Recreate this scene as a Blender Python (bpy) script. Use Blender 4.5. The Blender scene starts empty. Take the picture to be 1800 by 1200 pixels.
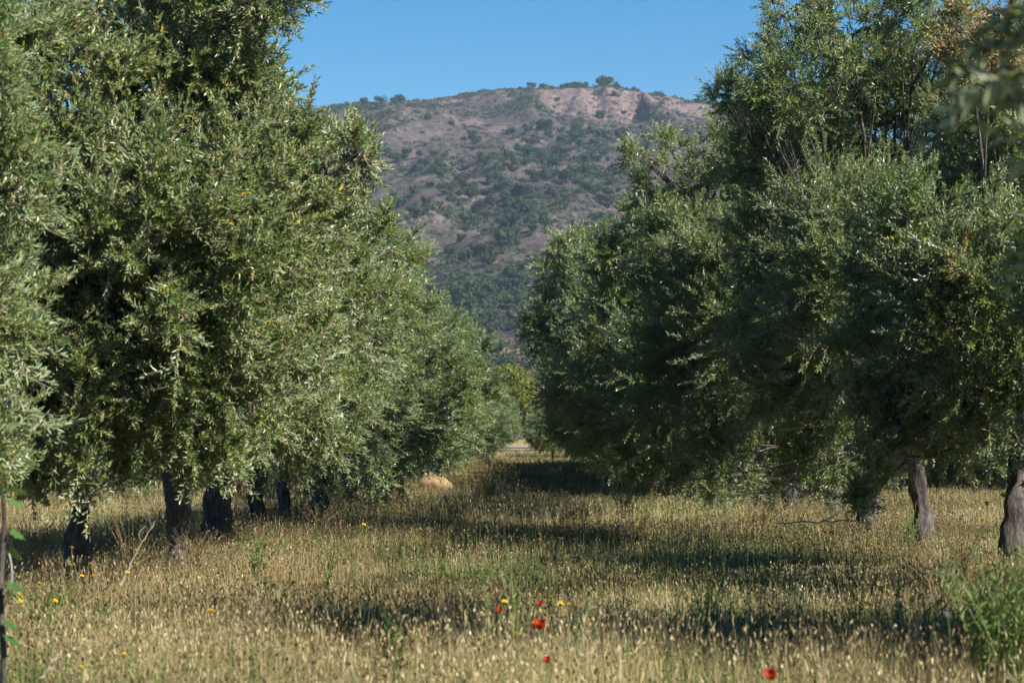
import bpy, math, random
import numpy as np
from mathutils import Vector, Matrix

SEED = 11
rng = np.random.default_rng(SEED)
random.seed(SEED)
scene = bpy.context.scene
COL = scene.collection
R = math.radians

# ------------------------------------------------------------------ camera
CAM_H = 1.25
FPX = 5160.0                       # focal length in photograph pixels (1800 wide)
VPX, VPY = 930.0, 780.0            # where the alley's direction and the horizon fall
SUN_AZ, SUN_EL = 123.0, 37.0       # azimuth clockwise from +Y (the alley), elevation


def at(px, py, d):
    """A pixel of the photograph at distance d down the alley, as a world point."""
    return Vector(((px - VPX) / FPX * d, d, CAM_H - (py - VPY) / FPX * d))


# ------------------------------------------------------------------ noise
def _hash(ix, iy, seed):
    h = (ix.astype(np.int64) * 374761393 + iy.astype(np.int64) * 668265263 + seed * 1274126177) & 0x7fffffff
    h = ((h ^ (h >> 13)) * 1274126177) & 0x7fffffff
    h = h ^ (h >> 16)
    return (h & 0xffff) / 65535.0


def vnoise(x, y, seed=0):
    x = np.asarray(x, float); y = np.asarray(y, float)
    ix = np.floor(x); iy = np.floor(y)
    fx = x - ix; fy = y - iy
    fx = fx * fx * (3 - 2 * fx); fy = fy * fy * (3 - 2 * fy)
    a = _hash(ix, iy, seed); b = _hash(ix + 1, iy, seed)
    c = _hash(ix, iy + 1, seed); d = _hash(ix + 1, iy + 1, seed)
    return (a * (1 - fx) + b * fx) * (1 - fy) + (c * (1 - fx) + d * fx) * fy


def fbm(x, y, seed=0, octaves=4, gain=0.5):
    s = 0.0; a = 1.0; t = 0.0
    x = np.asarray(x, float); y = np.asarray(y, float)
    for k in range(octaves):
        s = s + a * vnoise(x, y, seed + k * 17); t += a
        a *= gain; x = x * 2.03 + 11.3; y = y * 2.03 - 7.7
    return s / t


def sstep(a, b, x):
    t = np.clip((np.asarray(x, float) - a) / (b - a), 0, 1)
    return t * t * (3 - 2 * t)


def ground_z(x, y):
    x = np.asarray(x, float); y = np.asarray(y, float)
    z = (fbm(x * .35, y * .35, 3, 3) - .5) * .10
    z = z + np.interp(y, [-1e5, 60, 150, 168, 200, 260, 400, 600, 1e6], [0, 0, .34, .7, 1.40, 1.9, 6.5, 14.5, 14.5])
    return z


# ------------------------------------------------------------------ mesh helpers
def unit(v):
    return v / np.maximum(np.linalg.norm(v, axis=-1, keepdims=True), 1e-9)


class MB:
    """Collects vertices and faces (any number of arrays) for ONE mesh object."""

    def __init__(s):
        s.v = []; s.n = 0; s.f = []; s.mi = []; s.t = []; s.sm = []

    def add(s, V, F, mi=0, tint=0.5, smooth=False):
        V = np.asarray(V, np.float32).reshape(-1, 3); F = np.asarray(F, np.int64)
        if len(F) == 0:
            return
        s.v.append(V); s.f.append(F + s.n); s.n += len(V)
        m = np.empty(len(F), np.int32); m[:] = mi; s.mi.append(m)
        t = np.empty(len(F), np.float32); t[:] = tint; s.t.append(t)
        s.sm.append(np.full(len(F), smooth, bool))

    def mesh(s, name, mats):
        me = bpy.data.meshes.new(name)
        V = np.concatenate(s.v)
        me.vertices.add(len(V)); me.vertices.foreach_set('co', V.ravel())
        tot = np.concatenate([np.full(len(f), f.shape[1], np.int32) for f in s.f])
        idx = np.concatenate([f.ravel() for f in s.f]).astype(np.int32)
        st = np.zeros(len(tot), np.int32); st[1:] = np.cumsum(tot)[:-1]
        me.loops.add(len(idx)); me.loops.foreach_set('vertex_index', idx)
        me.polygons.add(len(tot)); me.polygons.foreach_set('loop_start', st)
        me.polygons.foreach_set('material_index', np.concatenate(s.mi))
        me.polygons.foreach_set('use_smooth', np.concatenate(s.sm))
        for m in mats:
            me.materials.append(m)
        a = me.attributes.new('tint', 'FLOAT', 'FACE')
        a.data.foreach_set('value', np.concatenate(s.t))
        me.update(calc_edges=True)
        return me

    def build(s, name, mats, parent=None, loc=None):
        me = s.mesh(name, mats if isinstance(mats, (list, tuple)) else [mats])
        return link(name, me, parent, loc)


def link(name, data, parent=None, loc=None):
    o = bpy.data.objects.new(name, data); COL.objects.link(o)
    if parent is not None:
        o.parent = parent
    if loc is not None:
        o.location = loc
    return o


def tag(o, label=None, cat=None, group=None, kind=None):
    if label: o['label'] = label
    if cat: o['category'] = cat
    if group: o['group'] = group
    if kind: o['kind'] = kind
    return o


def empty(name, loc, rz=0.0):
    o = link(name, None, None, loc); o.rotation_euler.z = rz
    o.empty_display_size = .2
    return o


def frames(D, r):
    """Orthonormal frames with third axis D."""
    D = unit(D)
    h = unit(r.normal(size=D.shape))
    X = unit(np.cross(h, D)); Y = np.cross(D, X)
    return np.stack([X, Y, D], -1)       # columns


def prisms(P0, P1, r0, r1, k=3):
    P0 = np.asarray(P0, float); P1 = np.asarray(P1, float); n = len(P0)
    D = unit(P1 - P0)
    h = np.where(np.abs(D[:, 2:3]) > .9, np.array([[1., 0, 0]]), np.array([[0, 0, 1.]]))
    X = unit(np.cross(h, D)); Y = np.cross(D, X)
    a = np.arange(k) / k * 2 * np.pi
    ring = X[:, None] * np.cos(a)[None, :, None] + Y[:, None] * np.sin(a)[None, :, None]
    r0 = np.broadcast_to(np.asarray(r0, float), (n,)); r1 = np.broadcast_to(np.asarray(r1, float), (n,))
    V = np.concatenate([P0[:, None] + ring * r0[:, None, None], P1[:, None] + ring * r1[:, None, None]], 1)
    j = np.arange(k); q = np.stack([j, (j + 1) % k, (j + 1) % k + k, j + k], -1)
    F = (np.arange(n)[:, None, None] * 2 * k + q[None]).reshape(-1, 4)
    return V.reshape(-1, 3), F


def tube(pts, rad, k=8, rough=0.0, seed=0, cap=True, lobes=0.0):
    """Tube along a polyline, with uneven section."""
    pts = np.asarray(pts, float); n = len(pts)
    T = np.gradient(pts, axis=0); T = unit(T)
    ref = np.array([1., 0.2, 0]) if abs(T[0][2]) > .6 else np.array([0, 0, 1.])
    V = []
    a = np.arange(k) / k * 2 * np.pi
    for i in range(n):
        X = ref - T[i] * np.dot(ref, T[i]); X /= max(np.linalg.norm(X), 1e-6); Y = np.cross(T[i], X); ref = X
        rr = np.full(k, rad[i])
        if rough:
            rr = rr * (1 + rough * (fbm(np.cos(a) * 2.2 + seed + 5, np.sin(a) * 2.2 + i * .33, seed, 3) - .5) * 2)
        if lobes:
            rr = rr * (1 + lobes * np.abs(np.sin(a * 2.5 + seed + i * .12)))
        V.append(pts[i] + np.outer(rr * np.cos(a), X) + np.outer(rr * np.sin(a), Y))
    V = np.concatenate(V)
    F = []
    for i in range(n - 1):
        for j in range(k):
            F.append((i * k + j, i * k + (j + 1) % k, (i + 1) * k + (j + 1) % k, (i + 1) * k + j))
    return V, np.array(F)


def bezier(p0, p1, p2, n):
    t = np.linspace(0, 1, n)[:, None]
    return (1 - t) ** 2 * np.asarray(p0, float) + 2 * t * (1 - t) * np.asarray(p1, float) + t * t * np.asarray(p2, float)


# ------------------------------------------------------------------ materials
def new_mat(name):
    m = bpy.data.materials.new(name); m.use_nodes = True
    nt = m.node_tree; nt.nodes.clear()
    out = nt.nodes.new('ShaderNodeOutputMaterial')
    b = nt.nodes.new('ShaderNodeBsdfPrincipled')
    nt.links.new(b.outputs[0], out.inputs[0])
    return m, nt, b, out


def N(nt, typ, **kw):
    n = nt.nodes.new(typ)
    for k, v in kw.items():
        setattr(n, k, v)
    return n


def ramp(nt, src, stops):
    r = N(nt, 'ShaderNodeValToRGB')
    els = r.color_ramp.elements
    while len(els) < len(stops):
        els.new(0.5)
    for e, (p, c) in zip(els, stops):
        e.position = p; e.color = (*c, 1)
    nt.links.new(src, r.inputs[0])
    return r.outputs[0]


def mixrgb(nt, fac, a, b, typ='MIX'):
    m = N(nt, 'ShaderNodeMix', data_type='RGBA', blend_type=typ)
    if isinstance(fac, (int, float)): m.inputs[0].default_value = fac
    else: nt.links.new(fac, m.inputs[0])
    for s, i in ((a, 6), (b, 7)):
        if isinstance(s, tuple): m.inputs[i].default_value = (*s, 1)
        else: nt.links.new(s, m.inputs[i])
    return m.outputs[2]


def noise_node(nt, scale, detail=4, rough=.6, coord='Object', vec=None):
    n = N(nt, 'ShaderNodeTexNoise'); n.inputs['Scale'].default_value = scale
    n.inputs['Detail'].default_value = detail; n.inputs['Roughness'].default_value = rough
    if vec is None:
        tc = N(nt, 'ShaderNodeTexCoord'); vec = tc.outputs[coord]
    nt.links.new(vec, n.inputs['Vector'])
    return n


def leaf_material(name, stops, back, trans=.25, rough=.36, spec=.5):
    """Olive leaf: glossy green face, felted silver underside, some light passing through."""
    m, nt, b, out = new_mat(name)
    at_ = N(nt, 'ShaderNodeAttribute', attribute_name='tint')
    c = ramp(nt, at_.outputs['Fac'], stops)
    if back:
        geo = N(nt, 'ShaderNodeNewGeometry')
        bk = mixrgb(nt, .42, c, back)
        c = mixrgb(nt, geo.outputs['Backfacing'], c, bk)
    nt.links.new(c, b.inputs['Base Color'])
    b.inputs['Roughness'].default_value = rough
    b.inputs['Specular IOR Level'].default_value = spec
    if trans:
        tr = N(nt, 'ShaderNodeBsdfTranslucent')
        tc = mixrgb(nt, 1.0, c, (1.1, 1.15, .55), 'MULTIPLY')
        nt.links.new(tc, tr.inputs[0])
        mx = N(nt, 'ShaderNodeMixShader'); mx.inputs[0].default_value = trans
        nt.links.new(b.outputs[0], mx.inputs[1]); nt.links.new(tr.outputs[0], mx.inputs[2])
        nt.links.new(mx.outputs[0], out.inputs[0])
    return m


M_LEAF = leaf_material('olive_leaf', [(0, (.046, .100, .028)), (.45, (.136, .206, .056)), (.8, (.242, .295, .096)), (1, (.38, .40, .17))], (.42, .48, .35))
M_YELLOW = leaf_material('yellow_leaf', [(0, (.66, .40, .02)), (1, (.72, .58, .05))], None, .3, .5)
M_BUD = leaf_material('flower_bud', [(0, (.30, .25, .11)), (1, (.58, .50, .29))], None, .2, .7, .2)
M_DRYLEAF = leaf_material('dry_leaf', [(0, (.17, .105, .05)), (.6, (.36, .255, .13)), (1, (.52, .42, .25))], None, .2, .7, .2)
M_TWIG = leaf_material('twig', [(0, (.13, .10, .065)), (1, (.30, .25, .17))], None, 0, .8, .2)
M_VINE = leaf_material('vine_leaf', [(0, (.03, .075, .015)), (1, (.08, .165, .03))], (.10, .16, .06), .25, .4)
M_PINE = leaf_material('pine_needles', [(0, (.022, .040, .018)), (.6, (.045, .070, .026)), (1, (.085, .105, .035))], None, .1, .8, .1)
M_NEARPINE = leaf_material('pine_foliage', [(0, (.07, .095, .016)), (1, (.20, .21, .035))], None, .2, .7, .1)
M_STRAW = leaf_material('straw', [(0, (.10, .074, .036)), (.4, (.275, .212, .100)), (.75, (.41, .325, .158)), (1, (.60, .51, .30))], None, .25, .65, .2)
M_HEAD = leaf_material('seed_head', [(0, (.035, .026, .018)), (.16, (.085, .06, .03)), (.34, (.265, .20, .093)), (.75, (.42, .333, .16)), (1, (.62, .53, .32))], None, .25, .7, .2)
M_GREEN = leaf_material('green_stem', [(0, (.05, .085, .022)), (.5, (.13, .19, .05)), (1, (.27, .32, .11))], None, .25, .5, .3)
M_POPPY = leaf_material('poppy_petal', [(0, (.34, .022, .008)), (1, (.54, .058, .014))], None, .35, .6, .2)
M_PETAL = leaf_material('yellow_petal', [(0, (.75, .46, .012)), (1, (.85, .66, .03))], None, .25, .6, .2)
M_DARK = leaf_material('poppy_centre', [(0, (.02, .02, .018)), (1, (.05, .06, .03))], None, 0, .8, .2)
M_THISTLE = leaf_material('pale_fluff', [(0, (.36, .35, .38)), (1, (.5, .48, .5))], None, .2, .9, .1)


def bark_material():
    m, nt, b, out = new_mat('olive_bark')
    tc = N(nt, 'ShaderNodeTexCoord')
    mp = N(nt, 'ShaderNodeMapping'); mp.inputs['Scale'].default_value = (1, 1, .28)
    nt.links.new(tc.outputs['Object'], mp.inputs[0])
    n1 = noise_node(nt, 26, 6, .7, vec=mp.outputs[0])
    n2 = noise_node(nt, 5, 3, .5, vec=mp.outputs[0])
    c1 = ramp(nt, n1.outputs['Fac'], [(.3, (.026, .020, .017)), (.52, (.095, .084, .074)), (.72, (.26, .235, .21))])
    c2 = ramp(nt, n2.outputs['Fac'], [(.4, (.55, .5, .48)), (.65, (1.2, 1.15, 1.1))])
    nt.links.new(mixrgb(nt, 1, c1, c2, 'MULTIPLY'), b.inputs['Base Color'])
    b.inputs['Roughness'].default_value = .9
    bp = N(nt, 'ShaderNodeBump'); bp.inputs['Strength'].default_value = 1; bp.inputs['Distance'].default_value = .03
    nt.links.new(n1.outputs['Fac'], bp.inputs['Height']); nt.links.new(bp.outputs[0], b.inputs['Normal'])
    return m


M_BARK = bark_material()


def wood_material():
    m, nt, b, out = new_mat('dead_wood')
    n1 = noise_node(nt, 30, 4)
    c = ramp(nt, n1.outputs['Fac'], [(.3, (.19, .145, .10)), (.7, (.38, .32, .25))])
    nt.links.new(c, b.inputs['Base Color']); b.inputs['Roughness'].default_value = .85
    return m


M_WOOD = wood_material()


def ground_material():
    m, nt, b, out = new_mat('dry_soil')
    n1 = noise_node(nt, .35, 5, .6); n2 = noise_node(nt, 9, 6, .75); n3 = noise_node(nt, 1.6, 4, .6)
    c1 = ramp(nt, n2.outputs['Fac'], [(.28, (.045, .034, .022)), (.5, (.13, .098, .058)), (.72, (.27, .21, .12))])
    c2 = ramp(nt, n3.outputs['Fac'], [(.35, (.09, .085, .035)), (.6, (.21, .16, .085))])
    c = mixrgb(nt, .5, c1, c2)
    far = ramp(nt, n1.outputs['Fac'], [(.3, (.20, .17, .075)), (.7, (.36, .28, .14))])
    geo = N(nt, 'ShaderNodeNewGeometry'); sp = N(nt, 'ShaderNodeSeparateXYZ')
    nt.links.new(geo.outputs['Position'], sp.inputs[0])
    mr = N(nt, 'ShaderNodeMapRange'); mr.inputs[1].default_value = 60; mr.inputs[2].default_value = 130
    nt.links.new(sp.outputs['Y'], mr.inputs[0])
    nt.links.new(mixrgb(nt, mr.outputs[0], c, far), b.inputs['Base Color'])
    b.inputs['Roughness'].default_value = .95; b.inputs['Specular IOR Level'].default_value = .1
    bp = N(nt, 'ShaderNodeBump'); bp.inputs['Strength'].default_value = .8; bp.inputs['Distance'].default_value = .04
    nt.links.new(n2.outputs['Fac'], bp.inputs['Height']); nt.links.new(bp.outputs[0], b.inputs['Normal'])
    return m


def road_material():
    m, nt, b, out = new_mat('pale_gravel')
    n = noise_node(nt, 2.5, 5)
    nt.links.new(ramp(nt, n.outputs['Fac'], [(.3, (.20, .16, .135)), (.7, (.31, .26, .23))]), b.inputs['Base Color'])
    b.inputs['Roughness'].default_value = .95
    return m


def mountain_material():
    m, nt, b, out = new_mat('stony_hillside')
    tc = N(nt, 'ShaderNodeTexCoord')
    n1 = noise_node(nt, .30, 6, .75); n2 = noise_node(nt, .018, 4, .6); n3 = noise_node(nt, .9, 3, .7)
    mp = N(nt, 'ShaderNodeMapping'); mp.inputs['Scale'].default_value = (.35, .12, .12)
    nt.links.new(tc.outputs['Object'], mp.inputs[0])
    scr = ramp(nt, n1.outputs['Fac'], [(.30, (.050, .043, .040)), (.45, (.084, .067, .065)), (.55, (.135, .107, .104)), (.68, (.30, .245, .225))])
    tone = ramp(nt, n2.outputs['Fac'], [(.35, (.80, .82, .78)), (.65, (1.05, .98, .97))])
    base = mixrgb(nt, 1, scr, tone, 'MULTIPLY')
    veg = ramp(nt, n3.outputs['Fac'], [(.44, (0, 0, 0)), (.60, (.85, .85, .85))])
    base = mixrgb(nt, veg, base, (.062, .064, .045))
    at_ = N(nt, 'ShaderNodeAttribute', attribute_name='rock')
    rock = ramp(nt, n1.outputs['Fac'], [(.28, (.095, .070, .066)), (.5, (.19, .138, .127)), (.72, (.31, .235, .21))])
    base = mixrgb(nt, at_.outputs['Fac'], base, rock)
    a2 = N(nt, 'ShaderNodeAttribute', attribute_name='meadow')
    base = mixrgb(nt, a2.outputs['Fac'], base, ramp(nt, n1.outputs['Fac'], [(.3, (.16, .12, .085)), (.7, (.30, .22, .155))]))
    a3 = N(nt, 'ShaderNodeAttribute', attribute_name='soil')
    base = mixrgb(nt, a3.outputs['Fac'], base, ramp(nt, n1.outputs['Fac'], [(.3, (.27, .15, .10)), (.7, (.40, .25, .18))]))
    nt.links.new(base, b.inputs['Base Color'])
    b.inputs['Roughness'].default_value = 1; b.inputs['Specular IOR Level'].default_value = .05
    bp = N(nt, 'ShaderNodeBump'); bp.inputs['Strength'].default_value = 1; bp.inputs['Distance'].default_value = 2.2
    nt.links.new(n1.outputs['Fac'], bp.inputs['Height']); nt.links.new(bp.outputs[0], b.inputs['Normal'])
    return m


def rock_material():
    m, nt, b, out = new_mat('tan_stone')
    n = noise_node(nt, 3.5, 6, .7)
    nt.links.new(ramp(nt, n.outputs['Fac'], [(.3, (.13, .085, .04)), (.5, (.24, .165, .08)), (.7, (.33, .24, .13))]), b.inputs['Base Color'])
    b.inputs['Roughness'].default_value = .95
    bp = N(nt, 'ShaderNodeBump'); bp.inputs['Strength'].default_value = .8; bp.inputs['Distance'].default_value = .05
    nt.links.new(n.outputs['Fac'], bp.inputs['Height']); nt.links.new(bp.outputs[0], b.inputs['Normal'])
    return m


def metal_material():
    m, nt, b, out = new_mat('grey_wire')
    n = noise_node(nt, 40, 2)
    nt.links.new(ramp(nt, n.outputs['Fac'], [(.3, (.4, .41, .42)), (.7, (.6, .6, .6))]), b.inputs['Base Color'])
    b.inputs['Roughness'].default_value = .45; b.inputs['Metallic'].default_value = .6
    return m


# ------------------------------------------------------------------ the setting: ground, track, mountain
def axis(fine0, fine1, step, lo, hi):
    a = list(np.arange(fine0, fine1 + 1e-6, step))
    s = step; v = fine1
    while v < hi:
        s *= 1.35; v = min(v + s, hi); a.append(v)
    s = step; v = fine0
    while v > lo:
        s *= 1.35; v = max(v - s, lo); a.insert(0, v)
    return np.array(a)


def grid_faces(nx, ny):
    i = np.arange(nx - 1)[None, :] + np.arange(ny - 1)[:, None] * nx
    i = i.ravel()
    return np.stack([i, i + 1, i + nx + 1, i + nx], -1)


def build_ground():
    xs = axis(-16, 16, .5, -2500, 2500); ys = axis(4, 210, .7, -2500, 2500)
    X, Y = np.meshgrid(xs, ys)
    Z = ground_z(X, Y)
    mb = MB(); mb.add(np.stack([X, Y, Z], -1), grid_faces(len(xs), len(ys)), smooth=True)
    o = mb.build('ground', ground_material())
    tag(o, 'dry brown earth of the grove floor', 'ground', kind='structure')


def build_road():
    # a pale track crossing beyond the end of the grove: two wheel strips with a dark verge between
    mat = road_material()
    mb = MB()
    for (y0, y1) in ((173.5, 177.0), (181.5, 184.5)):
        xs = np.arange(-60, 60.1, 1.5); ys = np.linspace(y0, y1, 6)
        X, Y = np.meshgrid(xs, ys)
        Y = Y + (fbm(X * .4, Y * 0 + y0, 5, 3) - .5) * .8
        Z = ground_z(X, Y) + .06
        mb.add(np.stack([X, Y, Z], -1), grid_faces(len(xs), len(ys)), smooth=True)
    o = mb.build('dirt_track', mat)
    tag(o, 'pale gravel track crossing beyond the end of the alley', 'track', kind='structure')


RIDGE_PX = [(-900, 420), (0, 300), (400, 218), (540, 190), (620, 178), (700, 173), (780, 166), (850, 156), (900, 154), (960, 153), (1070, 151), (1120, 160), (1200, 174), (1270, 184), (1400, 214), (1800, 300), (2700, 430)]
RD = 1480.0
RX = [(p - VPX) / FPX * RD for p, _ in RIDGE_PX]
RZ = [CAM_H - (q - VPY) / FPX * RD for _, q in RIDGE_PX]


def mountain_z(X, Y):
    H = np.interp(X, RX, RZ)
    wig = (fbm(X * .010 + 3, Y * 0 + 1.5, 21, 3) - .5) * 90
    t = np.clip((Y - 590 - wig * .5) / (RD - 590), -0.2, 1.0)
    prof = np.where(t > 0, .34 * t + .66 * (t ** 1.15) * (1.0) + 0.0, t * .3)
    z = 13.0 + (H - 13.0) * prof
    # spurs and gullies running down the slope
    gul = 1 - np.abs(2 * fbm(X * .016 + .25 * fbm(X * .01, Y * .01, 9, 2), Y * .0035, 31, 4) - 1)
    damp = sstep(0, .2, t) * (1 - sstep(.86, 1.0, t))
    z = z + (gul - .72) * 22 * damp
    z = z + (fbm(X * .05, Y * .05, 41, 4) - .5) * 5.0 * damp + (fbm(X * .22, Y * .22, 43, 3) - .5) * 1.6 * np.clip(damp + .5, 0, 1)
    # crags below the summit
    px = VPX + X / RD * FPX
    cm = sstep(925, 985, px) * (1 - sstep(1110, 1160, px)) + .55 * sstep(1130, 1180, px) * (1 - sstep(1270, 1340, px)) + .35 * sstep(700, 760, px) * (1 - sstep(900, 940, px)) * 0.6
    crag = sstep(.90, .935, t) * cm
    rid = 1 - np.abs(2 * fbm(X * .075, Y * .03, 51, 4) - 1)
    z = z + 8.0 * sstep(.90, .945, t) * cm * (1 - sstep(.94, 1.0, t))
    z = z - 11.0 * cm * sstep(.70, .87, t) * (1 - sstep(.905, .945, t))
    z = z - crag * (1 - rid) * 17 * (1 - .8 * sstep(.985, 1.0, t))
    z = np.minimum(z, H + (fbm(X * .06, Y * .02, 57, 3) - .6) * 2.5 * cm + .2)
    los = CAM_H + (H - CAM_H) * np.clip(Y / RD, .2, 1)
    z = np.where((Y < RD) & (t > .8), np.minimum(z, los + (fbm(X * .09, Y * .02, 59, 4) - .66) * 4.0), z)
    # behind the ridge it falls away
    z = z - np.clip(Y - RD, 0, None) * .10
    return z, crag, t


def build_mountain():
    xs = axis(-190, 150, 1.6, -1300, 1300)
    ys = np.concatenate([np.arange(560, 1340, 3.2), np.arange(1340, 1500, 1.25), np.arange(1500, 1900, 12)])
    X, Y = np.meshgrid(xs, ys)
    Z, crag, t = mountain_z(X, Y)
    edge = np.minimum(sstep(1300, 1100, X) if False else 1 - sstep(1050, 1290, np.abs(X)), 1)
    Z = Z * edge + (1 - edge) * 5
    Z[0, :] = 8.0
    px = VPX + X / RD * FPX
    rock = np.clip(crag * (.55 + 1.2 * fbm(X * .05, Y * .05, 61, 3)), 0, 1)
    rock = np.clip(rock + .7 * sstep(.60, .72, fbm(X * .07, Y * .05, 63, 5)), 0, 1)
    mead = sstep(.955, .985, t + (fbm(X * .03, Y * .03, 65, 3) - .5) * .04) * (1 - sstep(930, 1000, px)) * sstep(640, 740, px)
    mead = np.clip(mead + .3 * sstep(1070, 1130, px) * (1 - sstep(1260, 1300, px)) * sstep(.93, .97, t), 0, 1)
    sx, sy = -5.5, 640
    soil = np.exp(-((X - sx) / 16) ** 2 - ((Y - sy) / 22) ** 2 * 1.0)
    soil = sstep(.35, .6, soil + (fbm(X * .08, Y * .08, 67, 3) - .5) * .5)
    mb = MB(); mb.add(np.stack([X, Y, Z], -1), grid_faces(len(xs), len(ys)), smooth=True)
    me = mb.mesh('mountain', [mountain_material()])
    for nm, arr in (('rock', rock), ('meadow', mead), ('soil', soil)):
        a = me.attributes.new(nm, 'FLOAT', 'POINT'); a.data.foreach_set('value', arr.astype(np.float32).ravel())
    o = link('mountain', me)
    tag(o, 'stony brown mountain with a flat crag topped ridge', 'mountain', kind='structure')


def slope_point(px, py):
    """Where the line of sight of a photograph pixel first meets the mountainside."""
    ds = np.arange(600, RD + 10, 2.0)
    X = (px - VPX) / FPX * ds
    z, _, _ = mountain_z(X, ds)
    zr = CAM_H - (py - VPY) / FPX * ds
    hit = np.nonzero(z > zr)[0]
    if len(hit) == 0:
        return None
    i = hit[0]
    return float(X[i]), float(ds[i]), float(z[i])


# ------------------------------------------------------------------ foliage
def sprig_templates(r, n=8, pairs=8, length=.30, leaf=.085, width=.019, buds=0.5, curve=.1):
    """Olive shoots: opposite narrow leaves, each pair turned ninety degrees from the last."""
    out = []
    for k in range(n):
        base, dr, nm, ln, wd, kd = [], [], [], [], [], []
        L = length * r.uniform(.8, 1.2)
        for i in range(pairs):
            f = (i + .6) / pairs
            z = f * L
            roll = (i % 2) * math.pi / 2 + r.uniform(-.4, .4)
            for s in (0, math.pi):
                if r.random() < .08: continue
                an = roll + s + r.uniform(-.3, .3)
                open_ = R(r.uniform(32, 70)) * (1.0 - .35 * f)
                d = np.array([math.cos(an) * math.sin(open_), math.sin(an) * math.sin(open_), math.cos(open_)])
                nn = np.array([-math.cos(an) * math.cos(open_), -math.sin(an) * math.cos(open_), math.sin(open_)])
                nn = nn + r.normal(size=3) * .35
                nn -= d * np.dot(nn, d); nn /= np.linalg.norm(nn)
                base.append([curve * math.sin(f * 1.5) * L, 0, z]); dr.append(d); nm.append(nn)
                ln.append(leaf * r.uniform(.65, 1.2) * (1 - .25 * f * f)); wd.append(width * r.uniform(.8, 1.2))
                kd.append(0)
                if r.random() < buds * .45:
                    for q in range(3):
                        v = unit(d * .6 + r.normal(size=3) * .6)
                        base.append([curve * math.sin(f * 1.5) * L, 0, z]); dr.append(v); nm.append(unit(np.cross(v, r.normal(size=3))))
                        ln.append(r.uniform(.018, .038)); wd.append(r.uniform(.008, .013)); kd.append(2)
        # leaf at the tip
        base.append([0, 0, L]); dr.append(np.array([0, 0, 1.])); nm.append(np.array([1., 0, 0])); ln.append(leaf * .7); wd.append(width * .7); kd.append(0)
        out.append(dict(base=np.array(base), dr=np.array(dr), nm=np.array(nm), ln=np.array(ln), wd=np.array(wd), kd=np.array(kd), L=L))
    return out


def leaves_mesh(mb, B, D, Nn, ln, wd, kind, tint, hi=False):
    S = np.cross(D, Nn)
    l = ln[:, None]; w = wd[:, None] * .5
    fold = Nn * (wd[:, None] * .22)
    tip = B + D * l - Nn * l * .10
    n = len(B)
    if hi:
        a1 = B + D * l * .30 + S * w * .92 + fold; a2 = B + D * l * .68 + S * w * .75 + fold - Nn * l * .03
        b1 = B + D * l * .30 - S * w * .92 + fold; b2 = B + D * l * .68 - S * w * .75 + fold - Nn * l * .03
        V = np.stack([B, a1, a2, tip, b2, b1], 1)
        q = np.array([[0, 1, 2, 3], [0, 3, 4, 5]])
        F = (np.arange(n)[:, None, None] * 6 + q[None]).reshape(-1, 4)
    else:
        a = B + D * l * .45 + S * w + fold; b = B + D * l * .45 - S * w + fold
        V = np.stack([B, a, tip, b], 1)
        q = np.array([[0, 1, 2], [0, 2, 3]])
        F = (np.arange(n)[:, None, None] * 4 + q[None]).reshape(-1, 3)
    mb.add(V, F, np.repeat(kind, 2), np.repeat(tint, 2))


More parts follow.
